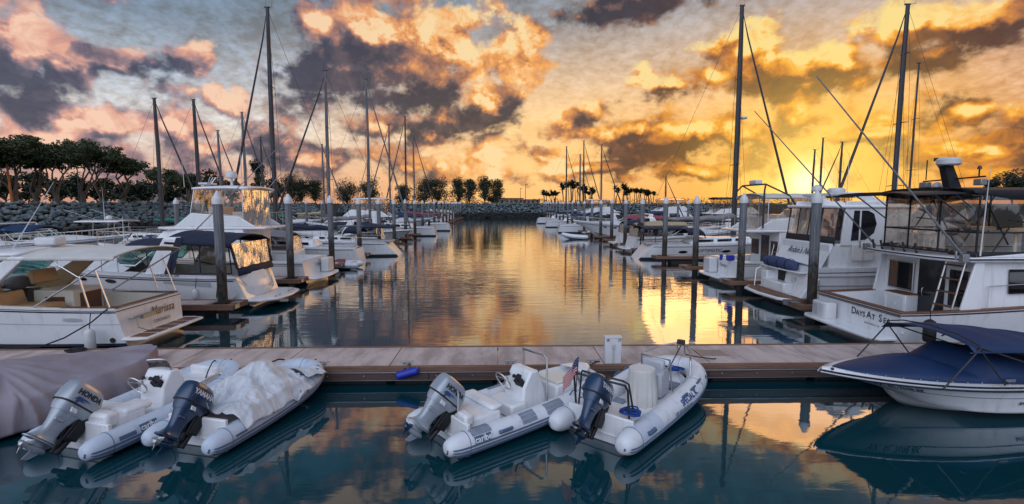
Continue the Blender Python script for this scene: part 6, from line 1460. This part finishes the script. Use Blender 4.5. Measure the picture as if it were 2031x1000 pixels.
# beyond the left walkway
express(-34.2, 28.2, 0, 10.2, 3.3, 'cruiser with dark blue canvas and slanted panes at the far left edge', 'blue', False, True, 'vinyl', 1.35)
express(-34.6, 34.0, 0, 10.4, 3.4, 'cruiser with bright blue canvas roof left of the white console boat', 'blue', True, True, 'vinyl', 1.3)
def console_boat():
    t = thing('fishing_boat', 'white open fishing boat with thin roof and dark outboards behind the left cruisers', 'fishing boat', (-25.6, 37.6, 0), pi)
    h = Hull(7.4, 2.5, .95, 1.45, stw=.92, rake=.16); h.shell(18).build('hull', 'gel', t); h.side_deck(0, .6, .25, .4).build('coaming', 'gel', t); h.floor(0, .7, .42, .2).build('cockpit_floor', 'nonskid', t); h.deck(.6, 1, 8, .06, 0, .02).build('foredeck', 'nonskid', t)
    b = MB(); b.grid(8, 8, lambda a, c: V(1.2+3.0*a, 1.15*(2*c-1), 2.72+.08*(1-(2*c-1)**2))); b.build('roof', 'gel', t, solid=.07)
    b = MB()
    for y in (.7, -.7): b.tube([(2.0, y, .5), (1.7, y, 2.7)], .03, 6); b.tube([(3.4, y, .5), (3.2, y, 2.7)], .03, 6); b.tube([(3.4, y, 1.3), (2.0, y, 2.5)], .02, 6); b.tube([(1.7, y, 2.1), (.6, y, 1.0)], .025, 6)
    b.build('roof_frame', 'steel', t)
    b = MB(); b.box((2.7, 0, 1.0), (.8, .9, 1.1)); b.box((1.8, 0, .85), (.6, .9, .8)); b.build('console', 'gel', t, bev=.05)
    for y in (-.4, .4): outboard(t, HD(10), 'yam', 'yam', ' ', 'inkw', None, 1.5, .8, logo=False)['category'] if 0 else None
    for y in (-.42, .42):
        b = MB(); b.loft([sup(-.35, .30, .2, .95), sup(-.35, .38, .25, 1.15), sup(-.33, .36, .23, 1.5), sup(-.3, .22, .14, 1.66)]); b.tube([(-.35, 0, 1.0), (-.38, 0, .1)], [.14, .12], 8); b.xf(lambda p: p+V(0, y, 0)); b.build('outboard_motor', 'yam', t)
    b = MB(); b.tube([(2.2, .9, 2.75), (2.25, .9, 5.2)], [.018, .006], 6); b.tube([(3.6, -.9, 2.75), (3.6, -.9, 4.8)], [.018, .006], 6); b.build('antenna', 'plastic', t)
    b = MB(); b.tube([(2.4, 1.1, 2.8), (4.8, 1.2, 3.6)], .018, 5); b.tube([(2.4, -1.1, 2.8), (4.8, -1.2, 3.6)], .018, 5); b.build('outrigger', 'steel', t); radome(t, 2.6, .0, 2.8, .2, .05)
console_boat()
sailboat(320, 205, 43.0, 1, 'sailboat with the leftmost tall mast beyond the walkway', 9.5, 3.9, 2.9, None, 'dalu', 'dalu', 2.1, r=.13, spr=(.45,))
sailboat(396, 207, 48.5, 1, 'sailboat with the second mast from the left, thick furled jib to its right', 10, 3.6, 3., 'green', 'dalu', 'dalu', r=.14, spr=(.5,))
sailboat(440, 265, 55., 1, 'sailboat with the shorter third mast from the left', 9, 3.2, 2.8, 'blue', 'dalu', 'alu', r=.11, spr=(.5,), detail=False)
sailboat(489, 230, 61., 1, 'sailboat with a slim grey mast left of the tallest left mast', 10, 3.6, 3., 'navy', 'dalu', 'alu', r=.13, detail=False)
sailboat(523, 277, 67., 1, 'sailboat with a short mast just left of the tallest left mast', 9, 3.2, 2.8, 'yellow', 'dalu', 'dalu', r=.11, spr=(.5,), detail=False)
sailboat(643, 290, 79., 1, 'far sailboat with radar on its mast left of the scoop stern sloop', 10, 3.6, 3., 'tancanvas', 'alu', 'alu', r=.12, radar=9.5, detail=False)
sailboat(730, 320, 112., -1, 'distant small sailboat among the park trees', 9, 3.2, 2.8, 'blue', 'alu', 'alu', r=.11, detail=False)
express(-34, 73, 0, 9.8, 3.2, 'cruiser with green canvas beyond the left walkway', 'green', False, True, 'vinyld', 1.2, rails=False)
express(-33.6, 86, 0, 9.5, 3.2, 'cruiser with ochre canvas beyond the left walkway', 'yellow', False, True, 'vinyld', 1.2, rails=False)
# right row of slips
sailboat(1772, 20, 31.4, -1, 'sloop with the tall right mast leaning jib over the aft cabin yacht', 11, 4.4, 3.2, 'navy', 'dalu', 'dalu', 2.3, r=.13, spr=(.32, .56, .82))
t, h = sailboat(1457, 25, 37.2, 1, 'white sloop with scoop stern and thick grey mast in the fourth right slip', 12.4, 4.7, 3.7, 'gcanvas', 'dalu', 'dalu', 2.75, dodger='navy', stern_scoop=True, r=.15, spr=(.38, .72), radar=10.1, name=('OPTIMISTIC', .34, .40, -1))
b = MB(); [oval(b, h, u, .55, -1, .34, .10) for u in (.24, .5)]; b.build('porthole', 'dglass', t)
b = MB(); b.tube([(1.2, -1.0, 1.2), (1.2, -1.0, 1.8)], .02, 6); b.ball((1.2, -1.0, 2.0), (.2, .2, .26), 10, 6); b.tube([(.6, .9, 1.2), (.6, .9, 2.2)], .02, 6); b.ball((.6, .9, 2.35), (.25, .2, .3), 10, 6); b.build('covered_grill', 'black', t)
t, h = express(10.9, 42.6, 0, 9.5, 3.2, 'white cruiser with dark tan enclosure and folded stern ladder in the fifth right slip', 'tancanvas', False, True, 'vinyld', 1.25)
b = MB(); [b.tube([(-.7, y, .2), (-.75, y, 1.5)], .025, 6) for y in (.1, .6)]; [b.tube([(-.72, .1, z), (-.72, .6, z)], .02, 5) for z in (.5, .8, 1.1, 1.4)]; b.build('ladder', 'steel', t)
express(11.3, 48.2, 0, 10.4, 3.3, 'white cruiser with navy canvas and pale arch in the sixth right slip', 'navy', True, True, 'vinyld', 1.25)
express(22.5, 53.8, pi, 10.4, 3.2, 'low white cruiser moored bow out in the seventh right slip', 'gcanvas', False, True, 'vinyld', 1.2)
express(20.4, 59.2, pi, 11.8, 3.6, 'big white cruiser with faded red canvas pointing into the channel on the right', 'redc', True, True, 'vinyld', 1.35)
sm, T_ = rib('tiny inflatable tender under the bow of the red canvas cruiser', (9.6, 57.0), HD(170), 2.6, 1.5, .2, 'hyp', 'bstripe', strakes=(-.1,))
express(11.4, 64.7, 0, 10.2, 3.3, 'white cruiser with black canvas in the ninth right slip', 'black', True, True, 'vinyld', 1.25, rails=False)
sailboat(1192, 290, 70.2, 1, 'sailboat with a light grey mast right of the palm cluster', 10, 3.6, 3., 'blue', 'dalu', 'alu', r=.10, detail=False)
flybridge(11.4, 75.6, 0, 11, 3.6, 'far white flybridge yacht in the eleventh right slip', 1, fx0=1.8, fx1=4.4, tz=4.5, hem='navy', cx0=2.2, cx1=7)
express(11.2, 81.1, 0, 9.5, 3.1, 'far white cruiser with navy canvas in the twelfth right slip', 'navy', True, True, 'vinyld', 1.2, rails=False)
sailboat(1157, 282, 86.6, 1, 'far sailboat with the tallest mast in front of the palm cluster', 10.5, 3.6, 3., 'navy', 'dalu', 'dalu', r=.10, detail=False)
express(20.5, 92.1, pi, 9.8, 3.2, 'far pale cruiser moored bow out in the fourteenth right slip', 'blue', False, True, 'vinyld', 1.3, rails=False)
sailboat(1150, 308, 97.6, 1, 'far sailboat with a thick pale mast over the palm cluster', 9.5, 3.4, 2.9, 'gcanvas', 'alu', 'alu', r=.13, detail=False)
sailboat(1123, 293, 103., 1, 'far sailboat with a dark mast at the left of the palm cluster', 10, 3.6, 3., 'blue', 'dalu', 'dalu', r=.11, detail=False)
for k in range(16, 20):
    y = RPY[k]+2.75; express(11.3 if k % 2 else 20.2, y, 0 if k % 2 else pi, 9, 3, 'far white cruiser with %s canvas in the %s right slip' % (['navy', 'grey', 'blue', 'black'][k-16], ordn(k)), ['navy', 'gcanvas', 'blue', 'black'][k-16], k % 2 == 0, True, 'vinyld', 1.2, rails=False)
# beyond the right walkway
sailboat(1663, 283, 55., -1, 'sailboat beyond the right walkway, mast right of the bright sun', 10, 3.4, 3., 'navy', 'dalu', 'dalu', r=.10, detail=False)
sailboat(1625, 275, 66., -1, 'sailboat beyond the right walkway, mast nearest the sun', 10, 3.4, 3., 'blue', 'dalu', 'dalu', r=.11, detail=False, jib=False)
sailboat(1610, 298, 60., -1, 'sailboat beyond the right walkway, short mast left of the sun', 10, 3.4, 3., 'blue', 'dalu', 'dalu', r=.10, detail=False, jib=False)
sailboat(1802, 130, 48., -1, 'sailboat with a very slim dark mast right of the tall right mast', 11, 3.8, 3.2, 'navy', 'dalu', 'wire', r=.08, detail=False, jib=False)
sailboat(1320, 352, 80., 1, 'small sailboat whose short mast stands over the middle of the right row', 8, 3., 2.6, 'blue', 'dalu', 'dalu', r=.10, detail=False)
for k, (px, Y, hd) in enumerate(((1395, 62, 0), (1290, 88, 0), (1500, 44, pi), (1560, 50, 0))):
    flybridge(PX(px, 400, Y).x-(0 if hd == 0 else -9), Y, hd, 11, 3.7, ['white yacht with dark topped enclosure behind the scoop stern sloop', 'distant yacht with low dark top behind the right row', 'white yacht with pink lit enclosure left of the sun', 'white yacht with navy edged enclosure under the sun'][k], 1, fx0=1.5, fx1=5, tz=4.6, hem='navy', cx0=2.2, cx1=7, topm='black' if k % 2 == 0 else 'gel', hard=k % 2 == 1)
t, h = flybridge(33.5, 30.5, 0, 12, 4., 'white yacht seen through the clear panels of the black enclosure', 1, fx0=1.5, fx1=5, tz=4.6, hem='navy', cx0=2.2, cx1=7)
